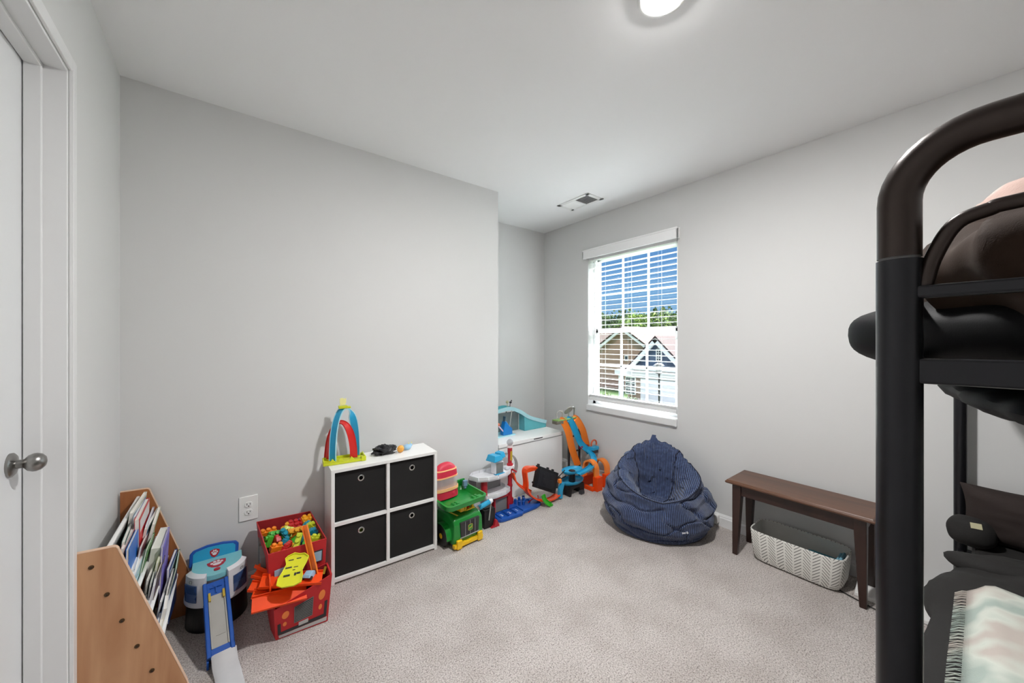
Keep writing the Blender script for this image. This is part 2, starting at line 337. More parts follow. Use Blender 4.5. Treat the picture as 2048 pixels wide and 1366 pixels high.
# outlet
t = thing('wall_outlet','white duplex power outlet on the back wall above the red bin','outlet',(.0715,YA,.414))
MB().cbox((0,-.003,0),(.079,.006,.124)).build('outlet_plate','white_plastic',t,bev=.002)
for s_ in (1,-1):
    b = MB(); b.prism(rrect(.033,.028,.012), -.009, -.005); r_ = b.build('receptacle','white_plastic',t,bev=.0006)
    r_.location = (0,0,s_*.0195)
    b = MB(); b.cbox((-.0065,-.0092,.003),(.0022,.001,.009)); b.cbox((.0065,-.0092,.003),(.0022,.001,.007)); b.cyl((0,-.0097,-.007),(0,-.0085,-.007),.0028,n=10); b.build('slots','dark_hole',r_)
MB().cyl((0,-.0065,0),(0,-.0055,0),.003,n=12).build('screw','white_plastic',t)
# ================================================================ furniture
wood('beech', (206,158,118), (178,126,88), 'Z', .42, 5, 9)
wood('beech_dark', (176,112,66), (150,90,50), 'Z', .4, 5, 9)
mat('edge_band', (222,186,158), .5)
mat('white_melamine', (238,237,235), .4, var=.01)
mat('bin_black', (24,23,23), .9, bump=.3, bs=900)
mat('brushed_steel', (200,198,195), .25, 1)
mat('screw_bronze', (92,70,48), .35, .8)
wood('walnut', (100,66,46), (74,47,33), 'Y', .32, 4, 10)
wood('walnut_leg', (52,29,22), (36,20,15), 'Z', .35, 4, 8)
mat('page_white', (236,233,226), .8)
def solid(c, r=.35, **k):
    nm = 'plain_%d_%d_%d' % c
    if nm not in MATS: mat(nm, c, r, **k)
    return nm

# --- book rack -------------------------------------------------------------
RX, RN, RF = -.378, 1.690, 2.283       # back x, near and far end
bk = thing('book_rack','light wooden tiered book rack full of picture books against the left wall','book rack',(RX,(RN+RF)/2,0))
def side_poly():
    return [(0,0),(.262,0),(.262,.06),(.255,.095)]+[(.075+.012+.012*cos(a)-.006, .598+.020*sin(a)) for a in (0.15,.6,1.1,1.57)]+[(0,.622)]
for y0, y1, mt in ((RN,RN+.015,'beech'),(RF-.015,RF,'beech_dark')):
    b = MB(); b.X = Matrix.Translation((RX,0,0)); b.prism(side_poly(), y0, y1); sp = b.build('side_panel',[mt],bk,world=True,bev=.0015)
    b = MB(); b.X = Matrix.Translation((RX,0,0)); P = [(x,z) for x, z in side_poly()][1:]
    b.sweep([(x+.0006,(y0+y1)/2,z+.0004) for x, z in P], [(-.0078,-.0005),(.0078,-.0005),(.0078,.0012),(-.0078,.0012)], up=(1,0,.3)); b.build('edge_banding','edge_band',sp,world=True)
TOPS = [(-.320,.594),(-.294,.497),(-.262,.400),(-.229,.303),(-.197,.207)]
LN = Vector((.33,0,1)).normalized()*-1        # boards lean: going down they go... toward the front? (kept parallel to the slope)
for k, (x, z) in enumerate(TOPS):
    b = MB(); d = Vector((.27,0,1)).normalized(); h = .150
    c = Vector((x,(RN+RF)/2,z))-d*h/2; R = frame(c,(0,1,0),d)
    b.X = R; b.cbox((0,0,0),(RF-RN-.031,h,.013)); b.build('front_board','white_melamine',bk,world=True,bev=.005,seg=3)
    b = MB(); b.X = R; b.cbox((0,-h/2+.004,-.02),(RF-RN-.031,.008,.05)); b.build('pocket_bottom','white_melamine',bk,world=True)
b = MB(); b.box((RX,RN+.016,.04),(RX+.006,RF-.016,.33)); b.build('back_panel','white_melamine',bk,world=True)
for (x,z) in [(-.343,.572),(-.31,.474),(-.277,.376),(-.243,.277),(-.208,.178)]:
    b = MB(); b.lathe([(.0065,0),(.0065,-.0016),(.0045,-.003),(.001,-.003)], (x,RN,z), (0,1,0), 14); s_ = b.build('screw','screw_bronze',bk,smooth=True,world=True)
    b = MB(); b.cyl((x,RN-.0034,z),(x,RN-.0028,z),.0022,n=6); b.build('hex_socket','dark_hole',s_,world=True)
# --- books: each leans back in its pocket -----------------------------------
def book(y, wd, pocket, fwd, top, th, col, label, tilt=.22, yaw=0, strip=None, page_top=True, hh=None):
    """pocket 0..3 = space behind front board pocket+1; fwd = 0 (back of the pocket) .. 1 (front)."""
    xb, zb = TOPS[pocket]; xf, zf = TOPS[pocket+1]
    tilt = -(.34-tilt)
    d = Vector((-tilt,0,1)).normalized(); h = hh or (top-(zf-.10))
    c0 = Vector((xb+.012+(xf-xb+.016)*0+fwd*.020, y, 0))
    # centre line passes just in front of the board behind
    X = xb+.017+fwd*.032
    c = Vector((X-(top-zb)*tilt, y, top))-d*h/2
    t = thing('book',label,'book',tuple(c),0,'picture books in the wooden rack')
    R = frame((0,0,0),(sin(yaw),cos(yaw),0),d)
    b = MB(); b.X = R; q = .0012
    b.cbox((0,0,th/2-q/2),(wd,h,q)); b.cbox((0,0,-th/2+q/2),(wd,h,q)); b.cbox((wd/2-q/2,0,0),(q,h,th))
    o = b.build('cover',[solid(col)],t)
    b = MB(); b.X = R; b.cbox((-.001,0,0),(wd-.004,h-.006,th-2*q)); b.build('pages','page_white',t)
    if strip:
        b = MB(); b.X = R; b.cbox((0,h/2-.035,-th/2-.0002),(wd*.9,.045,.0006)); b.cbox((0,h/2-.035,th/2+.0002),(wd*.9,.045,.0006)); b.cbox((wd/2-.0,h/2-.03,0),(.0008,.03,th+.0006)); b.build('cover_print',[solid(strip)],t)
N1, N2, F1, F2 = 1.80, 1.89, 2.06, 2.17
BL = [ # y, width, pocket, fwd, top z, thick, colour, label, tilt, strip
 (2.12,.24,0,.05,.615,.010,(232,230,220),'cream picture book standing tallest at the far end of the top pocket',.22,(150,170,150)),
 (2.10,.22,0,.28,.600,.008,(120,150,190),'slate-blue thin book beside the cream one in the top pocket',.2,(230,230,235)),
 (2.08,.24,0,.60,.598,.014,(206,24,30),'bright red hardcover in the top pocket of the rack',.34,(225,225,225)),
 (1.93,.20,0,.15,.575,.010,(60,95,90),'dark teal thin book in the middle of the top pocket',.22,None),
 (1.90,.20,0,.42,.565,.009,(240,205,205),'pale pink picture book in the middle of the top pocket',.2,(245,235,230)),
 (1.88,.18,0,.70,.560,.008,(30,110,200),'blue thin book in front of the pink one in the top pocket',.32,None),
 (1.80,.17,0,.10,.535,.012,(240,185,30),'book with a yellow cover and dark print, near end of the top pocket',.34,(50,50,60)),
 (1.79,.16,0,.38,.520,.010,(28,45,110),'navy picture book at the near end of the top pocket',.22,None),
 (1.79,.17,0,.66,.515,.010,(186,186,230),'lavender book at the near end of the top pocket',.32,(240,240,250)),
 (2.15,.22,1,.05,.535,.007,(205,205,225),'grey-lilac thin book at the far end of the second pocket',.2,None),
 (2.14,.22,1,.30,.530,.008,(240,240,238),'white stapled booklet at the far end of the second pocket',.18,(70,110,150)),
 (2.15,.20,1,.60,.535,.010,(222,222,205),'ivory book leaning forward at the far end of the second pocket',.12,(60,130,60)),
 (2.02,.16,1,.85,.480,.006,(70,130,60),'green thin book in the second pocket of the rack',.15,None),
 (1.93,.20,1,.10,.470,.010,(226,236,240),'very pale blue book in the middle of the second pocket',.2,None),
 (1.90,.20,1,.42,.462,.014,(190,220,224),'light aqua book in the middle of the second pocket',.18,None),
 (1.80,.17,1,.15,.440,.010,(240,228,214),'cream book with a brown picture, near end of the second pocket',.2,(120,80,50)),
 (1.79,.16,1,.50,.432,.016,(176,212,222),'thick sky-blue book at the near end of the second pocket',.18,None),
 (2.12,.20,2,.15,.448,.030,(238,236,240),'thick white block-paged book in the third pocket',.20,None),
 (2.10,.20,2,.80,.452,.006,(140,128,215),'violet thin book against the thick white one in the third pocket',.30,(90,80,180)),
 (1.97,.18,2,.15,.395,.006,(236,232,226),'white pamphlet in the middle of the third pocket',.22,None),
 (1.95,.18,2,.42,.390,.006,(120,130,120),'grey-green thin book in the middle of the third pocket',.2,None),
 (1.93,.18,2,.72,.385,.006,(232,232,240),'white booklet with a lilac corner in the third pocket',.14,(140,120,200)),
 (1.80,.17,2,.20,.345,.008,(60,80,70),'dark green book at the near end of the third pocket',.2,None),
 (1.79,.17,2,.55,.340,.012,(214,222,232),'pale grey-blue book at the near end of the third pocket',.18,None),
 (2.14,.18,3,.35,.335,.010,(28,60,120),'dark blue book with white letters in the lowest pocket',.32,(225,235,245)),
 (2.15,.18,3,.75,.325,.006,(48,120,80),'green-edged thin book at the far end of the lowest pocket',.12,None),
 (1.98,.20,3,.25,.300,.006,(225,226,230),'white folded booklet in the middle of the lowest pocket',.16,(120,125,140)),
 (1.80,.16,3,.30,.262,.008,(70,96,150),'denim blue book at the near end of the lowest pocket',.2,None),
 (1.79,.16,3,.70,.255,.010,(236,226,200),'cream book at the near end of the lowest pocket',.14,None),
 (2.02,.17,3,.55,.312,.008,(60,66,78),'charcoal thin book in the middle of the lowest pocket',.2,None),
 (2.03,.16,2,.55,.418,.008,(200,206,150),'pale green book in the middle of the third pocket',.18,None),
 (1.98,.16,2,.85,.392,.006,(90,70,60),'brown thin book in the middle of the third pocket',.2,None),
 (2.01,.16,1,.30,.500,.008,(120,60,70),'maroon thin book in the middle of the second pocket',.18,None),
 (1.99,.16,0,.85,.552,.006,(238,238,244),'white thin booklet in front of the teal one in the top pocket',.14,None),
 (1.93,.18,3,.62,.290,.012,(240,242,244),'bright white book in the middle of the lowest pocket',.12,(170,190,215)),
]
for y, wd, pk, fw, top, th, col, lb, ti, st in BL: book(y, wd, pk, fw, top, th, col, lb, ti, random.Random(int(y*991)).uniform(-.05,.05), st)

# --- cube shelf and its fabric bins -----------------------------------------
SRZ = math.atan2(2.045-2.070, 1.000-.412)
cs = thing('cube_shelf','white two-by-two cube shelf holding four black fabric bins against the back wall','cube shelf',(.412,2.070,0),SRZ)
SW, SD, SH, T = .588, .225, .600, .017
def pan(nm, lo, hi): MB().box(lo,hi).build(nm,'white_melamine',cs,bev=.001)
pan('side_panel',(0,0,0),(T,SD,SH-T)); pan('side_panel',(SW-T,0,0),(SW,SD,SH-T)); pan('top_panel',(0,0,SH-T),(SW,SD,SH)); pan('bottom_panel',(T,0,.012),(SW-T,SD,.012+T))
pan('upright_divider',(SW/2-.0085,.003,.012+T),(SW/2+.0085,SD,SH-T)); zm = .309
pan('shelf_board',(T,.003,zm-.0085),(SW/2-.0085,SD,zm+.0085)); pan('shelf_board',(SW/2+.0085,.003,zm-.0085),(SW-T,SD,zm+.0085)); pan('back_panel',(.003,SD-.004,.02),(SW-.003,SD,SH-T))
CSM = ROOTM[cs.name]
BLB = {(0,1):'black fabric bin in the upper left cube of the white shelf',(1,1):'black fabric bin in the upper right cube of the white shelf',(0,0):'black fabric bin in the lower left cube of the white shelf',(1,0):'black fabric bin in the lower right cube of the white shelf'}
for (i,j), lb in BLB.items():
    x0 = T+.002 if i == 0 else SW/2+.0105; x1 = SW/2-.0105 if i == 0 else SW-T-.002
    z0 = (.012+T) if j == 0 else zm+.0085; z1 = (zm-.0085 if j == 0 else SH-T)-.006
    t = thing('fabric_bin',lb,'storage bin',tuple(CSM @ Vector(((x0+x1)/2,0,z0))),SRZ,'black fabric bins in the cube shelf')
    wd = x1-x0; hh = z1-z0; b = MB(); th = .004; y0 = .016+.004*((i+j) % 2); y1 = SD-.012
    gx, gz, gr = 0, hh*.80, .0105
    b.box((-wd/2,y1-th,0),(wd/2,y1,hh)); b.box((-wd/2,y0,0),(-wd/2+th,y1,hh)); b.box((wd/2-th,y0,0),(wd/2,y1,hh)); b.box((-wd/2,y0,0),(wd/2,y1,th))
    # front face with a round hole
    nn = 24; ring = [(gx+gr*cos(2*pi*k/nn), gz+gr*sin(2*pi*k/nn)) for k in range(nn)]
    def sq(a):
        c, s_ = cos(a), sin(a); u0, u1, w0, w1 = -wd/2, wd/2, 0, hh
        tt = min([(u1-gx)/c if c > 1e-9 else 1e9, (u0-gx)/c if c < -1e-9 else 1e9, (w1-gz)/s_ if s_ > 1e-9 else 1e9, (w0-gz)/s_ if s_ < -1e-9 else 1e9]); return (gx+c*tt, gz+s_*tt)
    angs = sorted(set([2*pi*k/nn for k in range(nn)]+[math.atan2(w-gz,u-gx) % (2*pi) for u in (-wd/2,wd/2) for w in (0,hh)]))
    for yy in (y0, y0+th):
        I = [b.v((gx+gr*cos(a), yy, gz+gr*sin(a))) for a in angs]; O = [b.v((sq(a)[0], yy, sq(a)[1])) for a in angs]
        for k in range(len(angs)): q = (k+1) % len(angs); b.f([I[k],I[q],O[q],O[k]])
    b.build('bin_body','bin_black',t)
    b = MB(); pr_ = [(.0095,-.002),(.0165,-.002),(.0170,0),(.0150,.0015),(.0105,.0015),(.0095,0)]
    nn = 32; R = [[b.v((gx+r*cos(2*pi*k/nn), y0-h_, gz+r*sin(2*pi*k/nn))) for k in range(nn)] for r, h_ in pr_]
    for a in range(len(R)):
        A, B = R[a], R[(a+1) % len(R)]
        for k in range(nn): b.f([A[k],A[(k+1) % nn],B[(k+1) % nn],B[k]])
    b.build('grommet','brushed_steel',t,smooth=True)
    if (i,j) == (0,0):
        q = thing('plastic_toy','lime plastic toy showing through the ring of the lower left bin','toy',tuple(CSM @ Vector(((x0+x1)/2,y0+.05,z0))),SRZ)
        b = MB(); b.lathe([(.02,.004),(.03,.06),(.03,.17),(.018,.205),(.004,.235)],(0,0,0),n=14); mat('lime_plastic',(178,200,60),.4); b.build('toy_body','lime_plastic',q,smooth=True)

# --- bench -------------------------------------------------------------------
bn = thing('bench','dark brown wooden bench with tapered legs against the right wall','bench',(2.505,.63,0))
HB = .442
b = MB(); x0,x1,y0,y1 = 2.360,2.640,.305,.955
prof = [(0,HB-.020),(.006,HB-.020),(0,HB-.015),(-.004,HB-.008),(-.001,HB-.002),(.006,HB)]
R = []
for inset, z in [(.012,HB-.021),(.004,HB-.021),(0,HB-.015),(.001,HB-.009),(.006,HB-.006),(.008,HB-.001),(.012,HB)]:
    R.append([b.v(p) for p in [(x0+inset,y0+inset,z),(x1-inset,y0+inset,z),(x1-inset,y1-inset,z),(x0+inset,y1-inset,z)]])
for A, B in zip(R,R[1:]):
    for k in range(4): b.f([A[k],A[(k+1)%4],B[(k+1)%4],B[k]])
b.f(R[0][::-1]); b.f(R[-1]); b.build('seat','walnut',bn,world=True,bev=.0015)
AP = .062
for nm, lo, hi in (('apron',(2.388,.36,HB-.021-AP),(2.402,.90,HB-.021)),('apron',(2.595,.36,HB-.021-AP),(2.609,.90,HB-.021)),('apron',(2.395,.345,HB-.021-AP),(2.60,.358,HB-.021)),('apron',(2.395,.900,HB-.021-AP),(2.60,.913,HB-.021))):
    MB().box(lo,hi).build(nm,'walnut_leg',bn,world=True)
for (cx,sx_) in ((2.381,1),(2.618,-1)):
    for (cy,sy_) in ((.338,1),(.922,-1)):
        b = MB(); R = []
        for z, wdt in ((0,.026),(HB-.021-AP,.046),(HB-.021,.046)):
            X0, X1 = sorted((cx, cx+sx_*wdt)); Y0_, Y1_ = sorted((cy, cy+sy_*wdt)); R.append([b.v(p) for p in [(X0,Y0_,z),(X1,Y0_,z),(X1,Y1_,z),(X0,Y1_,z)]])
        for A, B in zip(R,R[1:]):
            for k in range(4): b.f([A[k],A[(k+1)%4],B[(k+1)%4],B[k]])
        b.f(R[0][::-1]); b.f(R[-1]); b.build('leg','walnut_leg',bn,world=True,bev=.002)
# --- patterned basket under the bench ----------------------------------------
m = mat('herringbone_cloth',(206,204,198),.85); n = m.node_tree.nodes; l = m.node_tree.links; bb = n['Principled BSDF']; t_ = n['Texture Coordinate']
sp_ = n.new('ShaderNodeSeparateXYZ'); l.new(t_.outputs['UV'], sp_.inputs[0])
def mnode(op, a, b_=None, c=None):
    q = n.new('ShaderNodeMath'); q.operation = op
    for i, x in enumerate((a, b_, c)):
        if x is None: continue
        if isinstance(x, (int, float)): q.inputs[i].default_value = x
        else: l.new(x, q.inputs[i])
    return q.outputs[0]
cw = .040                     # column width in metres (UV are metres)
u_ = mnode('DIVIDE', sp_.outputs['X'], cw*2); tri = mnode('PINGPONG', mnode('MULTIPLY', u_, 2.0), 1.0)     # 0..1..0 zigzag
vv = mnode('ADD', mnode('DIVIDE', sp_.outputs['Y'], .0170), mnode('MULTIPLY', tri, 2.3))
ln_ = mnode('LESS_THAN', mnode('FRACT', vv), .27)
gap = mnode('MULTIPLY', mnode('GREATER_THAN', tri, .10), mnode('LESS_THAN', tri, .90)); msk = mnode('MULTIPLY', ln_, gap)
mx2 = n.new('ShaderNodeMixRGB'); mx2.inputs[1].default_value = rgb((226,224,218)); mx2.inputs[2].default_value = rgb((112,110,106)); l.new(msk, mx2.inputs[0]); l.new(mx2.outputs[0], bb.inputs['Base Color'])
mat('basket_lining',(196,193,188),.9)
bs = thing('fabric_basket','white fabric basket with a grey herringbone print under the dark bench','basket',(2.52,.625,0))
def superell(cx, cy, a, b_, n_, N=64):
    out = []
    for k in range(N):
        t__ = 2*pi*k/N; c, s_ = cos(t__), sin(t__); out.append((cx+a*math.copysign(abs(c)**(2/n_),c), cy+b_*math.copysign(abs(s_)**(2/n_),s_)))
    return out
def shell(nm, levels, m_, par, thick=.006, inner=None, N=64, bev=0):
    b = MB(); uv = b.bm.loops.layers.uv.new('UVMap'); R = []
    for (cx,cy,a,b_,n_,z) in levels: R.append([(x,y,z+(inner(x,y) if inner else 0)*(z > .03)) for x, y in superell(cx,cy,a,b_,n_,N)])
    V = [[b.v(p) for p in r] for r in R]
    S_ = [0]
    for k in range(N): p, q = R[-1][k], R[-1][(k+1)%N]; S_.append(S_[-1]+math.hypot(p[0]-q[0],p[1]-q[1]))
    for j in range(len(V)-1):
        for k in range(N):
            f_ = b.f([V[j][k],V[j][(k+1)%N],V[j+1][(k+1)%N],V[j+1][k]])
            for lp, (uu, jj) in zip(f_.loops, ((k,j),(k+1,j),(k+1,j+1),(k,j+1))): lp[uv].uv = (S_[uu], R[jj][0][2])
    b.f(V[0][::-1])
    o = b.build(nm, m_, par, smooth=True, world=True)
    sm = o.modifiers.new('solid','SOLIDIFY'); sm.thickness = thick; sm.offset = -1; 
    if len(o.data.materials) > 1: sm.material_offset = 1; sm.material_offset_rim = 0
    return o
cxb, cyb = 2.505, .632
shell('basket_body', [(cxb,cyb,.075,.165,6,.004),(cxb,cyb,.092,.186,6,.010),(cxb,cyb,.102,.200,6,.035),(cxb,cyb,.108,.207,6,.10),(cxb,cyb,.112,.213,6,.172),(cxb,cyb,.111,.212,6,.178)], ['herringbone_cloth','basket_lining'], bs)
mat('teal_plastic',(64,150,170),.35); mat('blue_fabric',(120,170,190),.8); mat('grey_fabric_toy',(150,146,142),.9)
t = thing('toy_box','rounded teal plastic case lying in the herringbone basket','case',(2.50,.53,.03))
b = MB(); b.prism(rrect(.13,.15,.03), 0, .085, 'xy'); b.build('case_body','teal_plastic',t,bev=.012,seg=4)
t = thing('folded_cloth','light blue cloth standing at the bench-leg end of the basket','cloth',(2.53,.452,.012))
b = MB(); b.prism(rrect(.12,.012,.005), 0, .135, 'xy'); b.prism([(x+.004,y+.013) for x,y in rrect(.11,.010,.004)], 0, .128, 'xy'); b.build('cloth_fold','blue_fabric',t,bev=.004,seg=3)
t = thing('soft_toy','small grey soft toy lying at the far end of the herringbone basket','soft toy',(2.49,.735,.012))
b = MB(); b.sph((0,0,.035),.045,sc=(.9,1.1,.75)); b.sph((0,-.05,.04),.03); b.sph((.02,-.06,.062),.012); b.sph((-.02,-.06,.062),.012); b.build('toy_body','grey_fabric_toy',t,smooth=True)
# white board lying by the baseboard and a cable
t = thing('white_board','white flat board lying on the carpet by the baseboard at the end of the bench','board',(2.545,.27,0))
b = MB(); b.prism([(-.075,-.27),(.055,-.27),(.055,.135),(-.075,.125)], .001, .020, 'xy'); b.build('board_panel','white_melamine',t,bev=.003)
mat('cable_black',(30,28,28),.5)
t = thing('cable','thin black cable on the carpet between the bench leg and the bed','cable',(2.43,.35,0))
MB().tube(bez([(2.46,.455,.004),(2.435,.39,.005),(2.41,.30,.005),(2.385,.18,.005),(2.37,.10,.005)],30),.0028,6).build('cable_cord','cable_black',t,smooth=True,world=True)

# --- toy chest ----------------------------------------------------------------
# front-left (1.45..), lid height .52; front-right corner (2.21,2.14)
ch = thing('toy_chest','white lidded wooden toy chest in the corner alcove','toy chest',(1.86,2.37,0))
b = MB(); CX0, CX1, CY0, CY1 = 1.672, 2.397, 2.338, 2.79
MB().box((CX0+.008,CY0+.006,0),(CX1-.010,CY1,.419)).build('chest_body','white_melamine',ch,world=True,bev=.002)
MB().box((CX0+.002,CY0,.425),(CX1,CY1+.004,.455)).build('chest_lid','white_melamine',ch,world=True,bev=.003)
MB().box((CX0+.006,CY0+.003,.419),(CX1-.006,CY1,.425)).build('lid_gap','vent_grey',ch,world=True)
MB().box((2.04,CY0-.0015,.437),(2.14,CY0+.01,.444)).build('finger_slot','dark_hole',ch,world=True)

# --- bean bag -------------------------------------------------------------------
m = mat('navy_corduroy',(44,60,98),.9,sheen=.2); n = m.node_tree.nodes; l = m.node_tree.links; bb = n['Principled BSDF']; t_ = n['Texture Coordinate']
sp_ = n.new('ShaderNodeSeparateXYZ'); l.new(t_.outputs['UV'], sp_.inputs[0])
wv = mnode('SINE', mnode('MULTIPLY', sp_.outputs['X'], 2*pi)); wv2 = mnode('SINE', mnode('MULTIPLY', sp_.outputs['Y'], 2*pi*1.0))
hgt = mnode('ADD', mnode('MULTIPLY', wv, .5), .5); chk = mnode('ADD', mnode('MULTIPLY', wv2, .12), .88)
nzz = n.new('ShaderNodeTexNoise'); nzz.inputs['Scale'].default_value = 60; nzz.inputs['Detail'].default_value = 3; l.new(t_.outputs['Object'], nzz.inputs['Vector'])
fac = mnode('MULTIPLY', mnode('MULTIPLY', hgt, chk), mnode('ADD', nzz.outputs['Fac'], .35))
r_ = n.new('ShaderNodeValToRGB'); r_.color_ramp.elements[0].color = rgb((24,33,60)); r_.color_ramp.elements[0].position = .08; r_.color_ramp.elements[1].color = rgb((92,112,156)); r_.color_ramp.elements[1].position = .95
l.new(fac, r_.inputs[0]); l.new(r_.outputs[0], bb.inputs['Base Color'])
bp = n.new('ShaderNodeBump'); bp.inputs['Strength'].default_value = .8; bp.inputs['Distance'].default_value = .004; l.new(hgt, bp.inputs['Height']); l.new(bp.outputs[0], bb.inputs['Normal'])
mat('navy_piping',(18,24,46),.8); mat('white_print',(235,235,240),.6)
BX, BY = 2.335, 1.385; FR = math.atan2(-.62,-.78)         # direction the seat faces
bbg = thing('bean_bag','navy corduroy bean bag chair with a dented seat below the window','bean bag',(BX,BY,0),FR)
def smooth01(t): t = max(0,min(1,t)); return t*t*(3-2*t)
def bean(phi, t):
    """phi = 0 at the front. t 0 floor centre .. 1 seat bottom centre."""
    back = (1-cos(phi))/2; side = abs(sin(phi))
    rim = .262+.285*back**1.12+.035*side*(1-back); crest = .275+.035*back
    RW = 1.0; rx = .300; ry = .345
    base = lambda r: (r*rx*cos(phi), r*ry*sin(phi))
    if t < .12: q = t/.12; r = .84*q; x, y = base(r); z = .002
    elif t < .60:
        q = (t-.12)/.48; r = .84+.19*sin(min(1,q*2.0)*pi/2) - (.30+.18*back)*smooth01((q-.38)/.62)*(.45+.55*back); z = rim*(q**.95 if q < 1 else 1)*.985+.002
        r += .02*sin(q*pi)
        x, y = base(r)
    elif t < .68:
        q = (t-.60)/.08; r0 = .84+.19-(.30+.18*back)*(.45+.55*back); r = r0-.07*q; z = rim*(.985+.02*sin(q*pi)); x, y = base(r)
    else:
        q = (t-.68)/.32; r0 = .84+.19-(.30+.18*back)*(.45+.55*back)-.07; x0, y0 = base(r0); seat = (.085, 0, .165)
        e = q**(.9 if back < .5 else 1.0); x = x0+(seat[0]-x0)*e; y = y0+(seat[1]-y0)*e
        ay = abs(y); arm = .115*smooth01((ay-.085)/.075)*smooth01((.27-x)/.16); bk_ = .34*smooth01((-.035-x)/.20)**.85*(1-.25*(ay/.25)**2)
        zin = .165+max(arm, bk_, .035*smooth01((x-.15)/.09))
        k_ = smooth01(q/.42); z = rim*.985*(1-k_)+min(zin, rim+.03)*k_+.018*sin(q*pi)
    return Vector((x,y,z))
NP, NT = 180, 130; b = MB(); uv = b.bm.loops.layers.uv.new('UVMap'); V = []
for j in range(NT+1):
    row = []
    for i in range(NP):
        ph = 2*pi*i/NP; t = j/NT; p = bean(ph, max(t,.01) if j < NT else 1.0)
        q = Vector((p.x*5,p.y*5,p.z*9)); a = noise.noise(q)*.022+noise.noise(q*2.3)*.012-.016*max(0,1-abs(noise.noise(q*1.3+Vector((7,2,5))))*9)
        gath = 0
        if .60 < t < .92 and cos(ph) < -.55: gath = .004*sin(ph*26)*(1-(t-.60)/.32)
        wr = .007*sin(p.z*75+3*noise.noise(Vector((cos(ph)*2,sin(ph)*2,p.z*3)))) if (.14 < t < .58) else .004*sin(p.z*60+ph*3)
        k = smooth01((t-.1)/.1)
        dr_ = Vector((cos(ph),sin(ph),0)); p = p+dr_*(a+wr*.6)*k+Vector((0,0,1))*(a*.6+gath)*k*(1 if t > .3 else 0)
        if p.z < .001: p.z = .001
        row.append(p)
    V.append(row)
BM_ = ROOTM[bbg.name]
for row in V:
    for p in row:
        wp = BM_ @ p
        if wp.x > XB-.018: p.x += (XB-.018-wp.x)*cos(-FR)*1.0; wp2 = BM_ @ p; p.x += 0
        wp = BM_ @ p
        if wp.x > XB-.016:
            dlt = BM_.to_3x3().inverted() @ Vector((XB-.016-wp.x,0,0)); p += dlt
VV = [[b.v(p) for p in row] for row in V]
for j in range(NT):
    for i in range(NP):
        f_ = b.f([VV[j][i],VV[j][(i+1)%NP],VV[j+1][(i+1)%NP],VV[j+1][i]])
        if f_:
            tu = 200 if j < NT*.62 else 130
            for lp, (ii,jj) in zip(f_.loops, ((i,j),(i+1,j),(i+1,j+1),(i,j+1))):
                pp_ = V[jj][ii % NP]; lp[uv].uv = (ii/NP*tu, jj*.6) if j < NT*.62 else (pp_.y*95, pp_.x*70)
b.f([VV[0][i] for i in range(NP)][::-1]); b.f([VV[NT][i] for i in range(NP)])
b.build('bag_body','navy_corduroy',bbg,smooth=True)
jr = int(NT*.62)
MB().tube([V[jr][i]+Vector((0,0,.001)) for i in range(NP)],.0042,6,closed=True).build('piping','navy_piping',bbg,smooth=True)
for ph0 in (2.2,-2.2):
    i = int(((ph0 % (2*pi))/(2*pi))*NP); pth = [V[j][i]+Vector((0,0,.001)) for j in range(jr, int(NT*.93))]
    MB().tube(pth,.0035,6).build('piping','navy_piping',bbg,smooth=True)
top = V[int(NT*.63)][NP//2]
b = MB(); uv = b.bm.loops.layers.uv.new('UVMap')
for o_y, hh_, rr_ in ((-.012,.040,.25),(.016,.034,-.3),(.0,.050,.05)):
    b.sweep(bez([top+Vector((.006,o_y,-.02)),top+Vector((.004,o_y,.010)),top+Vector((-.002,o_y+rr_*.03,hh_*.7)),top+Vector((-.004,o_y+rr_*.05,hh_))],8),[(-.013,-.006),(0,-.009),(.013,-.006),(.013,.006),(0,.008),(-.013,.006)],up=(1,0,0))
b.build('carry_handle','navy_corduroy',bbg,smooth=True)
phl = .10; ww = BM_.inverted()
# bean bag print
bodyV = V[int(NT*.31)]
def bean_print():
    i = int(round(radians(19)/(2*pi)*NP)); p = bodyV[i]; pn = bodyV[i+3]; pu = V[int(NT*.31)+4][i]
    xd = (bodyV[i+4]-bodyV[i-4]).normalized(); yd = (pu-V[int(NT*.31)-4][i]).normalized(); F_ = frame(p, xd, yd); nrm = F_.to_3x3() @ Vector((0,0,1))
    if nrm.dot(Vector((p.x,p.y,0))) < 0: F_ = frame(p, -xd, yd); nrm = F_.to_3x3() @ Vector((0,0,1))
    F_ = Matrix.Translation(nrm*.009) @ F_
    o = text_part(bbg, 'logo_print', 'soc', .016, 'white_print', F_, .003)
    b = MB(); b.X = F_ @ Matrix.Translation((.021,0,0)); b.prism([(-.005,-.006),(.005,-.006),(.005,.001),(0,.007),(-.005,.001)], -.003, .003, 'xy'); b.build('logo_print','white_print',bbg)
bean_print()
# white plug-in by the baseboard behind the bean bag
t = thing('night_light','small white plug-in partly hidden behind the bean bag at the baseboard','plug-in',(2.655,1.128,.05))
MB().prism(rrect(.03,.06,.012), -.02, .02, 'yz').build('light_body','white_plastic',t,bev=.004,seg=3)

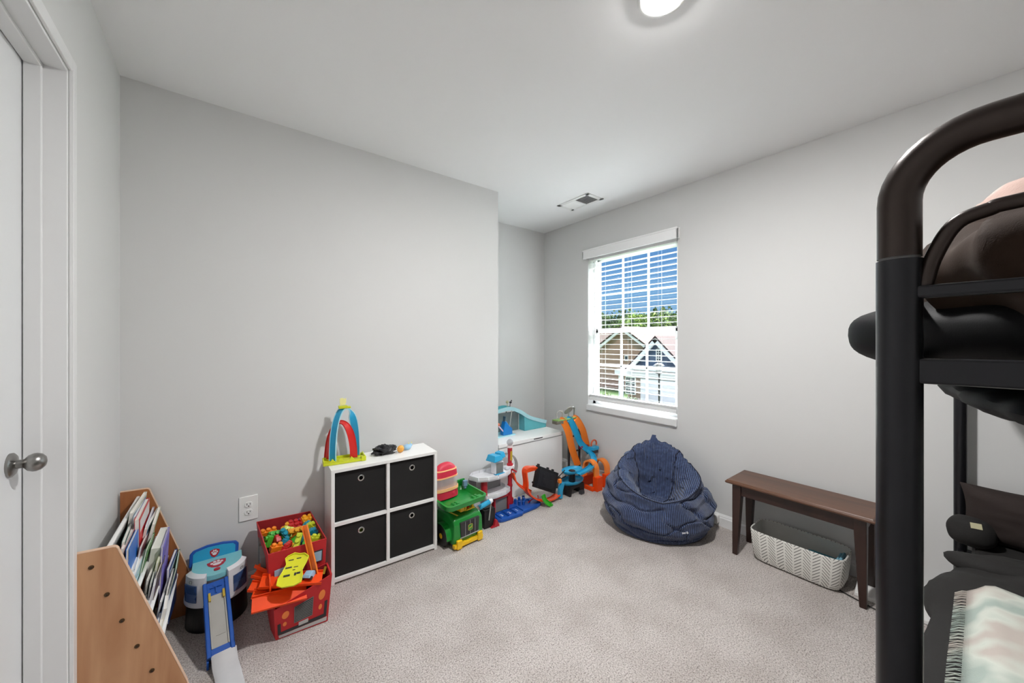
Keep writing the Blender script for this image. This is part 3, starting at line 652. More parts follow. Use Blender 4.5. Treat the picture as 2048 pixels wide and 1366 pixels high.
# ---------------------------------------------------------------- bunk bed
mat('dark_metal',(34,34,38),.33,.6,coat=.15); mat('bronze_metal',(52,42,38),.30,.65,coat=.15)
mat('brown_satin',(48,35,27),.8,spec=.15,bump=.15,bs=700); mat('black_satin',(7,7,9),.6,spec=.12,bump=.1,bs=500)
mat('charcoal_cotton',(25,23,22),.85,bump=.2,bs=600); mat('dark_brown_cotton',(38,27,24),.85,bump=.2,bs=600)
BXN, BXF, BYF, BYB, BR = .655, 2.620, .064, -.900, .0205
bd = thing('bunk_bed','dark metal tube bunk bed along the right side of the room','bunk bed',(1.64,-.42,0))
def hoop(x):
    r = .07; zt = 1.511
    for y in (BYF,BYB):
        MB().cyl((x,y,0),(x,y,1.372),BR,n=32).build('post','dark_metal',bd,smooth=True,world=True)
    P = [(x,BYF,1.375),(x,BYF,zt-r)]+[(x,BYF-r+r*cos(a),zt-r+r*sin(a)) for a in [pi/2*k/10 for k in range(11)]][1:]
    Q = [(x,BYB+BYF-y if False else (BYB+(BYF-y)),z) for (_,y,z) in P][::-1]
    MB().tube(P+Q,BR-.0008,32).build('top_hoop','bronze_metal',bd,smooth=True,world=True)
    # arched inner bar, flat cross bars
    inner = bez([(x,BYF-.020,1.335),(x,BYF-.028,1.371),(x,.020,1.4055),(x,-.004,1.4165),(x,-.03,1.4205),(x,-.2,1.43),(x,(BYF+BYB)/2,1.434)],40)
    inner2 = [(x,BYF+BYB-p.y,p.z) for p in inner][::-1]
    MB().tube([tuple(p) for p in inner]+inner2[1:],.0078,16).build('arched_bar','bronze_metal',bd,smooth=True,world=True)
    MB().box((x-.012,BYB,1.3235),(x+.003,BYF,1.3385)).build('end_bar','dark_metal',bd,world=True,bev=.003)
    MB().box((x-.010,BYB,1.222),(x+.010,BYF,1.252)).build('end_bar','dark_metal',bd,world=True,bev=.003)
    MB().box((x-.010,BYB,.300),(x+.010,BYF,.335)).build('end_bar','dark_metal',bd,world=True,bev=.003)
hoop(BXN); hoop(BXF)
for y in (BYF,BYB):
    for z0, z1 in ((1.222,1.252),(.300,.335)): MB().box((BXN,y-.010,z0),(BXF,y+.010,z1)).build('side_rail','dark_metal',bd,world=True,bev=.003)
    MB().cyl((BXN,y,1.325),(BXF,y,1.325),.008,n=12).build('guard_rail','dark_metal',bd,world=True,smooth=True)
for z in (1.236,.317):
    b = MB()
    for k in range(14): x = BXN+.08+k*.139; b.box((x-.012,BYB,z-.006),(x+.012,BYF,z+.006))
    b.build('bed_slats','dark_metal',bd,world=True)
def pillowy(name, m_, par, c, half, n_=4, amp=.012, fs=6, seed=0, N=72, M=40, fn=None, world=True, ridges=0):
    """Soft rounded box with fabric folds."""
    b = MB(); rows = []
    for j in range(M+1):
        v_ = -pi/2+pi*j/M; cv, sv = cos(v_), sin(v_); row = []
        for i in range(N):
            u__ = 2*pi*i/N; cu, su = cos(u__), sin(u__); e = 2/n_
            sg = lambda a: math.copysign(abs(a)**e, a)
            p = Vector((half[0]*sg(cu)*abs(cv)**e, half[1]*sg(su)*abs(cv)**e, half[2]*math.copysign(abs(sv)**(2/2.6), sv)))
            q = Vector((p.x*fs+seed, p.y*fs, p.z*fs*1.3)); nn_ = noise.noise(q)
            r = amp*(nn_+.5*noise.noise(q*2.1)); 
            if ridges: r += ridges*(1-abs(noise.noise(q*.8+Vector((3,1,7))))*2.5)
            d_ = Vector((p.x/half[0]**2, p.y/half[1]**2, p.z/half[2]**2)); d_ = d_.normalized() if d_.length > 0 else Vector((0,0,1))
            p = Vector(c)+p+d_*r
            if fn: p = fn(p)
            row.append(p)
        rows.append(row)
    VV_ = [[b.v(p) for p in r] for r in rows[1:-1]]
    for A, B in zip(VV_,VV_[1:]):
        for i in range(N): b.f([A[i],A[(i+1)%N],B[(i+1)%N],B[i]])
    b.f(VV_[0][::-1]); b.f(VV_[-1])
    return b.build(name, m_, par, smooth=True, world=world)
def bulge(p):
    if p.y > 0 and .72 < p.x < 1.5: p.y += .085*math.exp(-((p.x-.98)/.20)**2)*smooth01((p.y)/.08)
    if p.x < .66: p.x = .668+(p.x-.66)*.1
    return p
t = thing('mattress_cover','black satin quilt bulging over the side of the upper bunk','bedding',(1.64,-.42,1.16),0)
pillowy('quilt_body','black_satin',t,(1.62,-.405,1.283),(.955,.50,.085),5,.016,5,2,N=220,M=40,fn=bulge)
pillowy('hanging_fold','black_satin',t,(1.52,-.40,1.172),(.84,.455,.042),3,.022,6,51,N=160,M=24)
t = thing('comforter','dark brown comforter in folds on top of the upper bunk','bedding',(1.64,-.44,1.33))
pillowy('comforter_body','brown_satin',t,(1.605,-.41,1.368),(.94,.465,.083),7,.018,9,11,N=260,M=60,ridges=.032,fn=lambda p: Vector((max(p.x,.678),p.y,p.z)))
# pastel plush blanket bundle beyond it
m = mat('pastel_plush',(150,122,114),.95,sheen=.1,bump=.6,bs=180); n = m.node_tree.nodes; l = m.node_tree.links
nz = n.new('ShaderNodeTexNoise'); nz.inputs['Scale'].default_value = 9; l.new(n['Texture Coordinate'].outputs['Object'], nz.inputs['Vector'])
r_ = n.new('ShaderNodeValToRGB'); r_.color_ramp.elements[0].position = .36; r_.color_ramp.elements[0].color = rgb((160,146,104)); r_.color_ramp.elements[1].position = .56; r_.color_ramp.elements[1].color = rgb((146,124,116))
e = r_.color_ramp.elements.new(.46); e.color = rgb((156,148,142)); l.new(nz.outputs['Fac'], r_.inputs[0]); l.new(r_.outputs[0], n['Principled BSDF'].inputs['Base Color'])
t = thing('plush_blanket','pastel pink and cream plush blanket bundled on the upper bunk','blanket',(1.46,-.125,1.44))
pillowy('blanket_body','pastel_plush',t,(1.46,-.125,1.522),(.26,.165,.100),2.6,.022,9,5)
t = thing('white_pillow','white pillow lying flat at the far end of the upper bunk','pillow',(2.33,-.25,1.42))
mat('pale_cotton',(225,222,216),.9); pillowy('pillow_body','pale_cotton',t,(2.34,-.235,1.508),(.20,.30,.075),3,.008,6,9)
# lower bunk
t = thing('mattress','dark covered mattress on the lower bunk','mattress',(1.64,-.42,.335)); MB().box((.69,-.87,.338),(2.60,.030,.43)).build('mattress_body','charcoal_cotton',t,world=True,bev=.03,seg=4)
def drape(p):
    if p.x > 2.2: p.z -= .05*smooth01((p.x-2.2)/.25)
    return p
t = thing('comforter','charcoal comforter heaped over the lower bunk and its side','bedding',(1.6,-.38,.30))
pillowy('comforter_body','charcoal_cotton',t,(1.55,-.39,.400),(.86,.49,.085),4,.022,5,21,N=220,M=44,ridges=.018,fn=drape)
pillowy('rolled_edge','charcoal_cotton',t,(2.17,-.30,.455),(.085,.40,.045),2.4,.012,9,31,N=60,M=24)
t = thing('pillow','dark brown pillow leaning on the wall at the end of the lower bunk','pillow',(2.50,-.26,.43))
b = MB(); NU, NV = 30, 24
def pil(u, v, s_):
    ed = (1-abs(u)**3.5)*(1-abs(v)**3.5); thk = .075*ed**.45*s_; pin = 1-.07*(1-abs(v)**2)*abs(u)**4
    y = .36*u*(1-.06*(1-u*u)*0)*(1-.05*(1-v*v)); z = .115*v*(1-.12*(1-u*u)*0)*(1-.08*(1-u*u)*abs(v))+.115
    return Vector((2.545+thk-.30*(z-.115)*-.35+.004*noise.noise(Vector((u*4,v*4,s_))), -.295+y, .425+z*.98))
G = {}
for s_ in (1,-1):
    for i in range(NU+1):
        for j in range(NV+1):
            edge = i in (0,NU) or j in (0,NV)
            G[(s_,i,j)] = G[(1,i,j)] if (edge and s_ == -1) else b.v(pil(-1+2*i/NU,-1+2*j/NV,s_))
    for i in range(NU):
        for j in range(NV): b.f([G[(s_,i,j)],G[(s_,i+1,j)],G[(s_,i+1,j+1)],G[(s_,i,j+1)]])
b.build('pillow_body','dark_brown_cotton',t,smooth=True,world=True)
t = thing('small_cushion','small dark cushion with a cream tag between the post and the brown pillow','cushion',(2.44,.01,.43))
pillowy('cushion_body','charcoal_cotton',t,(2.43,.035,.485),(.055,.065,.058),2.5,.008,10,4,N=40,M=24)
mat('cream_tag',(190,184,150),.8); MB().obox((2.385,.018,.525),(.004,.030,.022),(0,.5,.3)).build('cushion_tag','cream_tag',t,world=True)
# fringed throw
m = mat('leaf_throw',(205,215,205),.9,bump=.3,bs=300); n = m.node_tree.nodes; l = m.node_tree.links
nz = n.new('ShaderNodeTexNoise'); nz.inputs['Scale'].default_value = 7; nz.inputs['Detail'].default_value = 2; l.new(n['Texture Coordinate'].outputs['Object'], nz.inputs['Vector'])
r_ = n.new('ShaderNodeValToRGB'); r_.color_ramp.elements[0].position = .40; r_.color_ramp.elements[0].color = rgb((158,170,162)); r_.color_ramp.elements[1].position = .62; r_.color_ramp.elements[1].color = rgb((180,170,162))
e = r_.color_ramp.elements.new(.50); e.color = rgb((194,198,188)); l.new(nz.outputs['Fac'], r_.inputs[0]); l.new(r_.outputs[0], n['Principled BSDF'].inputs['Base Color'])
t = thing('fringed_throw','pale green and cream fringed throw laid over the lower bunk bedding','throw',(1.5,-.2,.49))
b = MB(); NX, NY = 40, 30; TX0, TX1, TY0, TY1 = 1.10, 1.835, -.50, .032
def th_z(x, y): return .534+.010*noise.noise(Vector((x*6,y*6,3)))+.006*noise.noise(Vector((x*14,y*14,9)))-.05*smooth01((y+.02)/.06)
G = [[b.v((TX0+(TX1-TX0)*i/NX-.06*(1-j/NY)*(i/NX), TY0+(TY1-TY0)*j/NY, th_z(TX0+(TX1-TX0)*i/NX, TY0+(TY1-TY0)*j/NY))) for j in range(NY+1)] for i in range(NX+1)]
for i in range(NX):
    for j in range(NY): b.f([G[i][j],G[i+1][j],G[i+1][j+1],G[i][j+1]])
o = b.build('throw_cloth','leaf_throw',t,smooth=True,world=True); sm = o.modifiers.new('solid','SOLIDIFY'); sm.thickness = .006
b = MB()
for k in range(90):
    x = TX0+(TX1-TX0)*k/89; z = th_z(x,TY1); b.tube([(x,TY1-.004,z),(x+.003*sin(k*3),TY1+.010,z-.006),(x+.004*sin(k*5),TY1+.024,z-.018)],.0013,4)
b.build('fringe','leaf_throw',t,world=True)
# ================================================================ toys
mat('toy_blue',(22,82,170),.35); mat('toy_black',(18,18,20),.4); mat('toy_white',(228,228,232),.35); mat('toy_teal',(128,196,204),.4)
mat('toy_red',(178,30,44),.35); mat('toy_grey',(168,166,160),.45); mat('toy_green',(22,132,48),.3,coat=.3); mat('toy_yellow',(238,190,30),.35)
mat('toy_orange',(240,74,12),.5,spec=.3); mat('toy_orange_light',(252,138,48),.35,coat=.2); mat('track_blue',(40,160,205),.35); mat('pale_blue_edge',(170,222,234),.4)
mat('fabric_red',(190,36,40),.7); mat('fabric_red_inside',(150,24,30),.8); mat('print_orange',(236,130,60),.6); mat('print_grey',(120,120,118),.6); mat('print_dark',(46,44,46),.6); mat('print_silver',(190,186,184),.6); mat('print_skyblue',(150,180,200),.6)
mat('lime_yellow',(206,214,40),.4); mat('clear_blue',(60,90,140),.2,alpha=.75); mat('gold',(190,160,50),.4)
mat('yellow_sheet',(222,220,44),.4); mat('badge_cream',(226,220,222),.5); mat('smoke_clear',(150,146,150),.15,alpha=.45); mat('soft_clear',(225,220,224),.15,alpha=.35)
mat('peach_trim',(246,186,130),.6); mat('pink_red',(206,44,70),.45); mat('crumple_black',(26,26,30),.35)
mat('orange_ball',(240,170,70),.4); mat('ice_blue',(160,200,228),.3)

# --- lookout base with ramp ------------------------------------------------
lt = thing('lookout_playset','blue and white half-round toy lookout with a paw badge on top and a blue ramp','toy playset',(-.03,2.19,0))
def dpoly(cx, cy, r, yb, a0=None, n=26):
    out = []; 
    for i in range(n+1):
        a = pi+.0+(pi)*i/n; out.append((cx+r*cos(a), cy+r*sin(a)))
    return out+[(cx+r,yb),(cx-r,yb)]
DCX, DCY = -.050, 2.180
b = MB(); n_ = 26; L0 = dpoly(DCX,DCY,.114,2.262); L1 = dpoly(DCX,DCY,.108,2.262)
A = [b.v((x,y,0)) for x,y in L0]; B = [b.v((x,y,.112)) for x,y in L1]; b.f(A[::-1]); b.f(B)
for i in range(len(A)): j = (i+1)%len(A); b.f([A[i],A[j],B[j],B[i]])
b.build('drum_base','toy_black',lt,world=True,bev=.004)
MB().prism(dpoly(DCX,DCY,.117,2.262), .112,.126,'xy').build('white_collar','toy_white',lt,world=True,bev=.003)
def wing(a0, a1, nm):
    b = MB(); n_ = 12; ro, ri = .116, .098
    def ring(r, z): return [b.v((DCX+r*cos(a0+(a1-a0)*i/n_), DCY+r*sin(a0+(a1-a0)*i/n_), z)) for i in range(n_+1)]
    a, c, d, e_ = ring(ro,.122), ring(ro-.006,.238), ring(ri-.006,.248), ring(ri,.122)
    for P_, Q_ in ((a,c),(c,d),(d,e_),(e_,a)):
        for i in range(n_): b.f([P_[i],P_[i+1],Q_[i+1],Q_[i]])
    b.f([a[0],c[0],d[0],e_[0]]); b.f([a[-1],c[-1],d[-1],e_[-1]])
    w_ = b.build(nm,'toy_white',lt,smooth=True,world=True)
    b = MB(); m0, m1 = a0+(a1-a0)*.15, a0+(a1-a0)*.75; P_ = [(DCX+(ro-.0005)*cos(m0+(m1-m0)*i/n_), DCY+(ro-.0005)*sin(m0+(m1-m0)*i/n_)) for i in range(n_+1)]
    b.sweep([(x,y,.172) for x,y in P_], [(-.002,-.036),(.002,-.036),(.002,.036),(-.002,.036)]); b.build('tinted_window','clear_blue',w_,smooth=True,world=True)
    am = (a0+a1)/2; o = Vector((DCX+(ro-.0015)*cos(am), DCY+(ro-.0015)*sin(am), .222)); nr = Vector((cos(am),sin(am),0)); xd = Vector((-sin(am),cos(am),0))
    text_part(w_,'marking','C2',.016,'print_grey', ROOTM[lt.name].inverted() @ frame(o, xd, (0,0,1)), .0006)
wing(radians(190), radians(248), 'tower_wing'); wing(radians(292), radians(352), 'tower_wing')
MB().prism(dpoly(DCX,DCY,.092,2.262), .212,.236,'xy').build('top_deck','toy_teal',lt,world=True,bev=.003)
MB().prism(dpoly(DCX,DCY,.076,2.255), .122,.213,'xy').build('tower_core','toy_white',lt,world=True)
def badge(par, M4, s_, root):
    """Shield badge with a paw."""
    b = MB(); b.X = M4; sh = [(0,-1.05),(.55,-.70),(.86,-.1),(.92,.55),(.5,.72),(0,.86),(-.5,.72),(-.92,.55),(-.86,-.1),(-.55,-.70)]
    b.prism([(x*s_,y*s_) for x,y in sh], 0, .0012, 'xy'); q = b.build('shield_badge','toy_red',par,world=True)
    b = MB(); b.X = M4
    for (x,y,rx,ry) in ((0,-.22,.42,.32),(-.48,.12,.15,.2),(-.18,.42,.16,.22),(.18,.42,.16,.22),(.48,.12,.15,.2)):
        b.prism([(s_*(x+rx*cos(2*pi*k/16)), s_*(y+ry*sin(2*pi*k/16))) for k in range(16)], .001, .002, 'xy')
    b.build('paw_print','badge_cream',q,world=True)
badge(lt, Matrix.Translation((DCX-.002,2.190,.2362)) @ Matrix.Rotation(.12,4,'Z'), .038, lt)
MB().prism([(DCX+.012*cos(2*pi*k/20), 2.128+.009*sin(2*pi*k/20)) for k in range(20)], .236,.242,'xy').build('red_button','toy_red',lt,world=True,bev=.001)
# sign board at the back
R_ = Matrix.Translation((DCX-.012,2.266,.256)) @ Matrix.Rotation(-.22,4,'X') @ Matrix.Rotation(.04,4,'Y')
b = MB(); b.X = R_; pl = [(-.092,-.040),(-.085,-.046),(.080,-.046),(.092,-.036),(.092,.018),(.080,.032),(.03,.040),(-.03,.040),(-.080,.028),(-.092,.014)]
b.prism(pl, -.006, .006); b.prism([(-.05,-.07),(.05,-.07),(.05,-.04),(-.05,-.04)], -.004,.004); sg = b.build('sign_board','toy_blue',lt,world=True,bev=.003)
b = MB(); b.X = R_; b.prism([(x*.86,y*.74) for x,y in pl], -.0072, -.0055); b.build('sign_panel','track_blue',sg,world=True)
badge(sg, R_ @ Matrix.Translation((.0,-.0076,0)) @ Matrix.Rotation(pi/2,4,'X'), .020, lt)
# ramp
P0 = Vector((-.055,2.085,.205)); P1 = Vector((-.030,1.835,.040)); dR = (P1-P0).normalized(); sR = dR.cross(Vector((0,0,1))).normalized(); uR = sR.cross(dR)
def rampM(c): return Matrix(((sR.x,dR.x,uR.x,c.x),(sR.y,dR.y,uR.y,c.y),(sR.z,dR.z,uR.z,c.z),(0,0,0,1)))
Lr = (P1-P0).length; C_ = (P0+P1)/2
b = MB(); b.X = rampM(C_)
b.box((-.044,-Lr/2,-.012),(-.030,Lr/2,.014)); b.box((.030,-Lr/2,-.012),(.044,Lr/2,.014)); b.box((-.044,-Lr/2,-.012),(.044,-Lr/2+.06,.006)); b.box((-.044,Lr/2-.03,-.012),(.044,Lr/2,.006)); b.box((-.03,-Lr/2,-.012),(.03,Lr/2,-.006))
b.build('ramp_frame','toy_blue',lt,world=True,bev=.003)
for sx_ in (-1,1):
    b = MB(); X_ = [sR*sx_*.042+P0+dR*(Lr*.25), sR*sx_*.042+P1, sR*sx_*.042+P1]; q0, q1 = X_[0], X_[1]
    for off in (0,): 
        a = [(q0.x,q0.y,q0.z-.01),(q1.x,q1.y,q1.z-.01),(q1.x,q1.y,.002),(q1.x+.0,q1.y+.05,.002)]
        A = [b.v(Vector(p)+sR*sx_*-.004) for p in a]; B = [b.v(Vector(p)+sR*sx_*.003) for p in a]; b.f(A); b.f(B[::-1])
        for i in range(4): b.f([A[i],A[(i+1)%4],B[(i+1)%4],B[i]])
    b.build('ramp_side','toy_blue',lt,world=True)
b = MB(); b.X = rampM(C_); b.box((-.029,-Lr/2+.058,-.004),(.029,Lr/2-.028,.004)); b.box((-.029,-Lr/2+.058,.004),(-.024,Lr/2-.028,.009)); b.box((.024,-Lr/2+.058,.004),(.029,Lr/2-.028,.009)); b.box((-.02,Lr/2-.075,.004),(.012,Lr/2-.072,.006)); b.build('ramp_track','toy_grey',lt,world=True,bev=.001)
b = MB(); b.X = rampM(C_); b.cyl((0,-Lr/2+.02,.004),(0,-Lr/2+.02,.014),.010,n=14); b.box((-.02,-Lr/2+.024,.004),(.02,-Lr/2+.030,.012)); b.box((-.002,-Lr/2+.03,.004),(.002,-Lr/2+.055,.012)); b.build('launcher_slider','toy_blue',lt,world=True)
b = MB(); b.X = rampM(C_)
for sx_ in (-1,1): b.box((sx_*.024-.004,-Lr/2+.050,.004),(sx_*.024+.004,-Lr/2+.085,.016))
b.build('clip','gold',lt,world=True,bev=.001)
t = thing('toy_road','pale grey toy road strip on the carpet in front of the blue ramp','toy road',(-.012,1.76,0))
b = MB(); b.sweep(bez([(-.022,1.838,.046),(-.017,1.80,.018),(-.008,1.75,.006),(.006,1.63,.004)],18), [(-.040,0),(.040,0),(.040,.003),(.030,.009),(-.030,.009),(-.040,.003)]); mat('toy_road_grey',(196,196,198),.5); b.build('road_strip','toy_road_grey',t,smooth=True,world=True)

# --- fire-engine storage bin --------------------------------------------------
fb = thing('storage_bin','red fabric toy bin printed as a fire engine with a low front compartment','storage bin',(.24,2.05,0))
BX0, BX1 = .118, .352
def slab(b, pts, th_dir, th):   # quad slab
    A = [b.v(p) for p in pts]; B = [b.v(Vector(p)+Vector(th_dir)*th) for p in pts]; b.f(A); b.f(B[::-1]); n = len(pts)
    for i in range(n): b.f([A[i],A[(i+1)%n],B[(i+1)%n],B[i]])
# rear (tall) compartment: outer walls
def boxwalls(nm, bot, top, m_):
    """open box with leaning walls; bot/top = 4 corner points ccw from front-left."""
    b = MB(); th = .005
    cB = sum((Vector(p) for p in bot), Vector())/4; cT = sum((Vector(p) for p in top), Vector())/4
    I1p = [Vector(p)+(cT-Vector(p)).normalized()*th*1.4 for p in top]; I0p = [Vector(p)+(cB-Vector(p)).normalized()*th*1.4+Vector((0,0,.006)) for p in bot]
    NS = 8
    def grid(q):        # bilinear patch, so that leaning fabric faces stay smooth
        G = [[b.v((q[0]*(1-i/NS)+q[1]*(i/NS))*(1-j/NS)+(q[3]*(1-i/NS)+q[2]*(i/NS))*(j/NS)) for j in range(NS+1)] for i in range(NS+1)]
        for i in range(NS):
            for j in range(NS): b.f([G[i][j],G[i+1][j],G[i+1][j+1],G[i][j+1]])
    for i in range(4):
        j = (i+1)%4; B0, B1, T0, T1 = Vector(bot[i]), Vector(bot[j]), Vector(top[i]), Vector(top[j])
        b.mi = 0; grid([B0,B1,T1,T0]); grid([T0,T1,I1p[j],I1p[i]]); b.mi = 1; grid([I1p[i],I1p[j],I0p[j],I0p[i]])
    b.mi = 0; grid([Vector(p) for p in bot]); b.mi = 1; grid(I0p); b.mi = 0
    bmesh.ops.remove_doubles(b.bm, verts=b.bm.verts, dist=1e-5)
    return b.build(nm, m_, fb, world=True)
YM = 1.915
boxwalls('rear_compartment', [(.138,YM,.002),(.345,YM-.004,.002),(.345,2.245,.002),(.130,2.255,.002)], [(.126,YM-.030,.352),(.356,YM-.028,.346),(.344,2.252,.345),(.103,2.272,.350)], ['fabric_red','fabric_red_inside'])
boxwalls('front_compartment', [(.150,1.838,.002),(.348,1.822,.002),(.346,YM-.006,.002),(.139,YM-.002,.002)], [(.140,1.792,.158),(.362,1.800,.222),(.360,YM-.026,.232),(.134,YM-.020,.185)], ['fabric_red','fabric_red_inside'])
# printed front: map (u,w) on the front face
def fq(u, w, off=.0008):
    bl_, br_, tr_, tl_ = Vector((.150,1.838,.002)), Vector((.348,1.822,.002)), Vector((.362,1.800,.222)), Vector((.140,1.792,.158))
    p = (bl_*(1-u)+br_*u)*(1-w)+(tl_*(1-u)+tr_*u)*w; return p+Vector((0,-1,0))*off
def decal(nm, m_, polys, off=.0012):
    b = MB()
    for pl in polys:
        A = [b.v(fq(u,w,off)) for u,w in pl]; B = [b.v(fq(u,w,-.0015)) for u,w in pl]; b.f(B[::-1]); n = len(pl)
        c = b.v(fq(sum(p[0] for p in pl)/n, sum(p[1] for p in pl)/n, off))
        for i in range(n): b.f([A[i],A[(i+1)%n],c]); b.f([A[i],A[(i+1)%n],B[(i+1)%n],B[i]])
    return b.build(nm, m_, fb, world=True)
rc = lambda a, c, d, e_: [(a,c),(d,c),(d,e_),(a,e_)]
circ = lambda u, w, r, ry: [(u+r*cos(2*pi*k/22), w+ry*sin(2*pi*k/22)) for k in range(22)]
g_ = decal('printed_grille','print_dark',[rc(.335,.30,.675,.74)])
decal('printed_grille','print_grey',[rc(.335,.30,.675,.315),rc(.335,.725,.675,.74),rc(.335,.30,.345,.74),rc(.665,.30,.675,.74)]+[rc(.35,.34+.042*k,.66,.357+.042*k) for k in range(9)],.0024)
for u in (.185,.835): decal('printed_headlight','print_orange',[circ(u,.66,.062,.105)]); decal('printed_indicator','print_orange',[circ(u-.015,.40,.034,.058)])
decal('printed_bumper','print_dark',[rc(.10,.12,.90,.20),rc(.045,.13,.10,.48),rc(.90,.13,.955,.48)]); decal('printed_bumper','print_silver',[rc(.06,.03,.97,.11)])
decal('printed_plate','print_silver',[rc(.42,.17,.60,.26)],.0015)
# windscreen printed on the rear box front, side markings
MB().prism([(.290,.250),(.338,.250),(.340,.302),(.292,.302)], YM-.028,YM-.012).build('printed_windscreen','print_dark',fb,world=True)
MB().prism([(.294,.254),(.333,.254),(.335,.297),(.296,.297)], YM-.030,YM-.012).build('printed_windscreen','print_skyblue',fb,world=True)
MB().prism([(.150,.225),(.262,.240),(.262,.283),(.150,.270)], YM-.0285,YM-.012).build('printed_windscreen','print_skyblue',fb,world=True)
b = MB()
for (y0_,y1_,z0_,z1_) in ((1.98,2.10,.20,.30),(2.13,2.20,.20,.30)):
    b.prism([(y0_,z0_),(y1_,z0_),(y1_,z1_),(y0_,z1_)], .106,.128,'yz')
b.build('printed_side_window','print_grey',fb,world=True)
# --- building blocks ----------------------------------------------------------
def block(nm_label, c, nx, ny, col, rot, s=.030, cat='building block', kind='toy_block', h=None):
    t = thing(kind, nm_label, cat, c, 0, 'plastic building blocks in the red bin'); t.rotation_euler = rot
    w_, d_, h_ = nx*s, ny*s, h or s*.95
    mname = solid(col, .35, coat=.2)
    MB().cbox((0,0,0),(w_-.001,d_-.001,h_)).build('block_body',mname,t,bev=.0025)
    for i in range(nx):
        for j in range(ny):
            b = MB(); x = (i-(nx-1)/2)*s; y = (j-(ny-1)/2)*s; b.lathe([(.0105,0),(.0105,.008),(.009,.0105),(.001,.011)], (x,y,h_/2), n=16); b.build('stud',mname,t,smooth=True)
O_, G_, R__, T_, L_, Y_ = (250,140,30),(70,180,50),(196,32,36),(30,150,176),(206,216,50),(244,170,30)
BK = [ # label, (x,y,z), nx, ny, colour, rotation
 ('orange block lying flat in the back left corner of the pile',(.148,2.225,.300),3,1,O_,(.3,.1,.2)),
 ('green long block sloping across the back left of the pile',(.180,2.175,.305),3,1,G_,(.9,.2,.25)),
 ('green block standing on its side against the left wall of the bin',(.145,2.125,.300),2,1,G_,(.2,-1.2,.1)),
 ('orange block near the left wall in the front half of the pile',(.168,2.035,.300),2,1,O_,(.2,.2,.25)),
 ('orange block in the front left corner of the pile',(.165,1.960,.285),2,2,O_,(.1,.2,.4)),
 ('red peg-shaped block between the green blocks on the left',(.180,2.115,.300),1,1,R__,(-.6,.2,.5)),
 ('red long block slanting toward the front rim',(.208,2.010,.300),3,1,R__,(.3,.25,1.15)),
 ('red block sitting low at the front rim',(.205,1.945,.292),2,2,R__,(.25,.1,.2)),
 ('teal block with studs up in the middle of the pile',(.215,2.150,.305),1,2,T_,(.5,-.4,.3)),
 ('teal block half buried under the middle of the pile',(.212,2.105,.285),1,1,T_,(.3,.4,.8)),
 ('yellow-orange block lying behind the teal one',(.228,2.220,.300),2,1,Y_,(.2,-.5,.5)),
 ('lime block tilted behind the teal one',(.235,2.190,.302),2,1,L_,(.8,.4,-.3)),
 ('large red curved block at the back wall of the bin',(.270,2.215,.305),3,2,R__,(.35,.1,.05)),
 ('yellow long block in the centre of the pile',(.262,2.140,.312),3,1,Y_,(1.1,.05,.05)),
 ('lime big block with studs facing left, front centre',(.255,2.020,.308),3,1,L_,(.2,-.9,1.0)),
 ('green block beside the big lime one at the front rim',(.285,2.000,.295),3,1,G_,(.1,-.9,1.05)),
 ('dark plum block at the back rim',(.300,2.238,.300),2,1,(110,70,110),(.3,.2,.1)),
 ('orange block in the back right corner of the pile',(.322,2.205,.318),2,2,Y_,(.2,.1,.15)),
 ('dark green block in the back right corner behind the teal one',(.332,2.150,.305),1,2,(24,90,50),(.3,-.3,.1)),
 ('teal block standing next to the orange back right block',(.310,2.150,.318),1,1,T_,(.3,.6,.4)),
 ('lime round-studded block at the right wall of the bin',(.328,2.110,.320),2,1,L_,(.4,.9,.1)),
 ('teal block at the right wall, just in front of the lime one',(.325,2.050,.314),2,1,(30,130,160),(.3,.9,.2)),
 ('lime flat block by the right wall close to the front rim',(.325,1.985,.312),2,1,L_,(.2,.35,.25)),
 ('orange block under the lime flat block near the right wall',(.335,1.955,.292),1,1,O_,(.2,.35,.5)),
]
for lb, c, nx, ny, col, ro in BK: block(lb, c, nx, ny, col, ro, s=.026 if nx < 3 else .025)
t = thing('block_heap','jumble of mixed coloured plastic blocks filling the lower part of the red bin','building blocks',(.235,2.09,.02),0,None,'stuff')
rr = random.Random(4); b = MB(); cols = [O_,G_,R__,T_,L_,Y_]
for k in range(110):
    b.mi = rr.randrange(6); b.obox((rr.uniform(.160,.325),rr.uniform(1.94,2.225),rr.uniform(.04,.270)),(.045,.026,.026),(rr.uniform(-1,1),rr.uniform(-1,1),rr.uniform(0,3)))
b.build('heap_blocks',[solid(c_,.35) for c_ in cols],t,world=True)
# --- orange track pieces ---------------------------------------------------------
def straight_track(label, a, c, w_=.032, up=(0,0,1), m_='toy_orange', h=.010, cat='toy track', grp='orange plastic track pieces in the front of the red bin', tabs=True):
    a = Vector(a); c = Vector(c); t = thing('track_piece', label, cat, tuple(a), 0, grp)
    MB().sweep([a+(c-a)*k/8 for k in range(9)], track_prof(w_,h,.0025), up=up).build('track_body',m_,t,world=True,bev=.0006)
    if tabs:
        d = (c-a).normalized(); s_ = d.cross(Vector(up)).normalized(); u_2 = s_.cross(d)
        b = MB(); b.X = Matrix(((s_.x,d.x,u_2.x,a.x),(s_.y,d.y,u_2.y,a.y),(s_.z,d.z,u_2.z,a.z),(0,0,0,1)))
        b.box((-w_*.2,-.012,0),(w_*.2,.002,.003)); b.build('connector_tab',m_,t,world=True)
    return t
straight_track('long orange track piece standing upright against the rim between both compartments',(.318,1.853,.150),(.266,1.880,.440),.024,(-.5,-.85,.1),'toy_orange_light',.012)
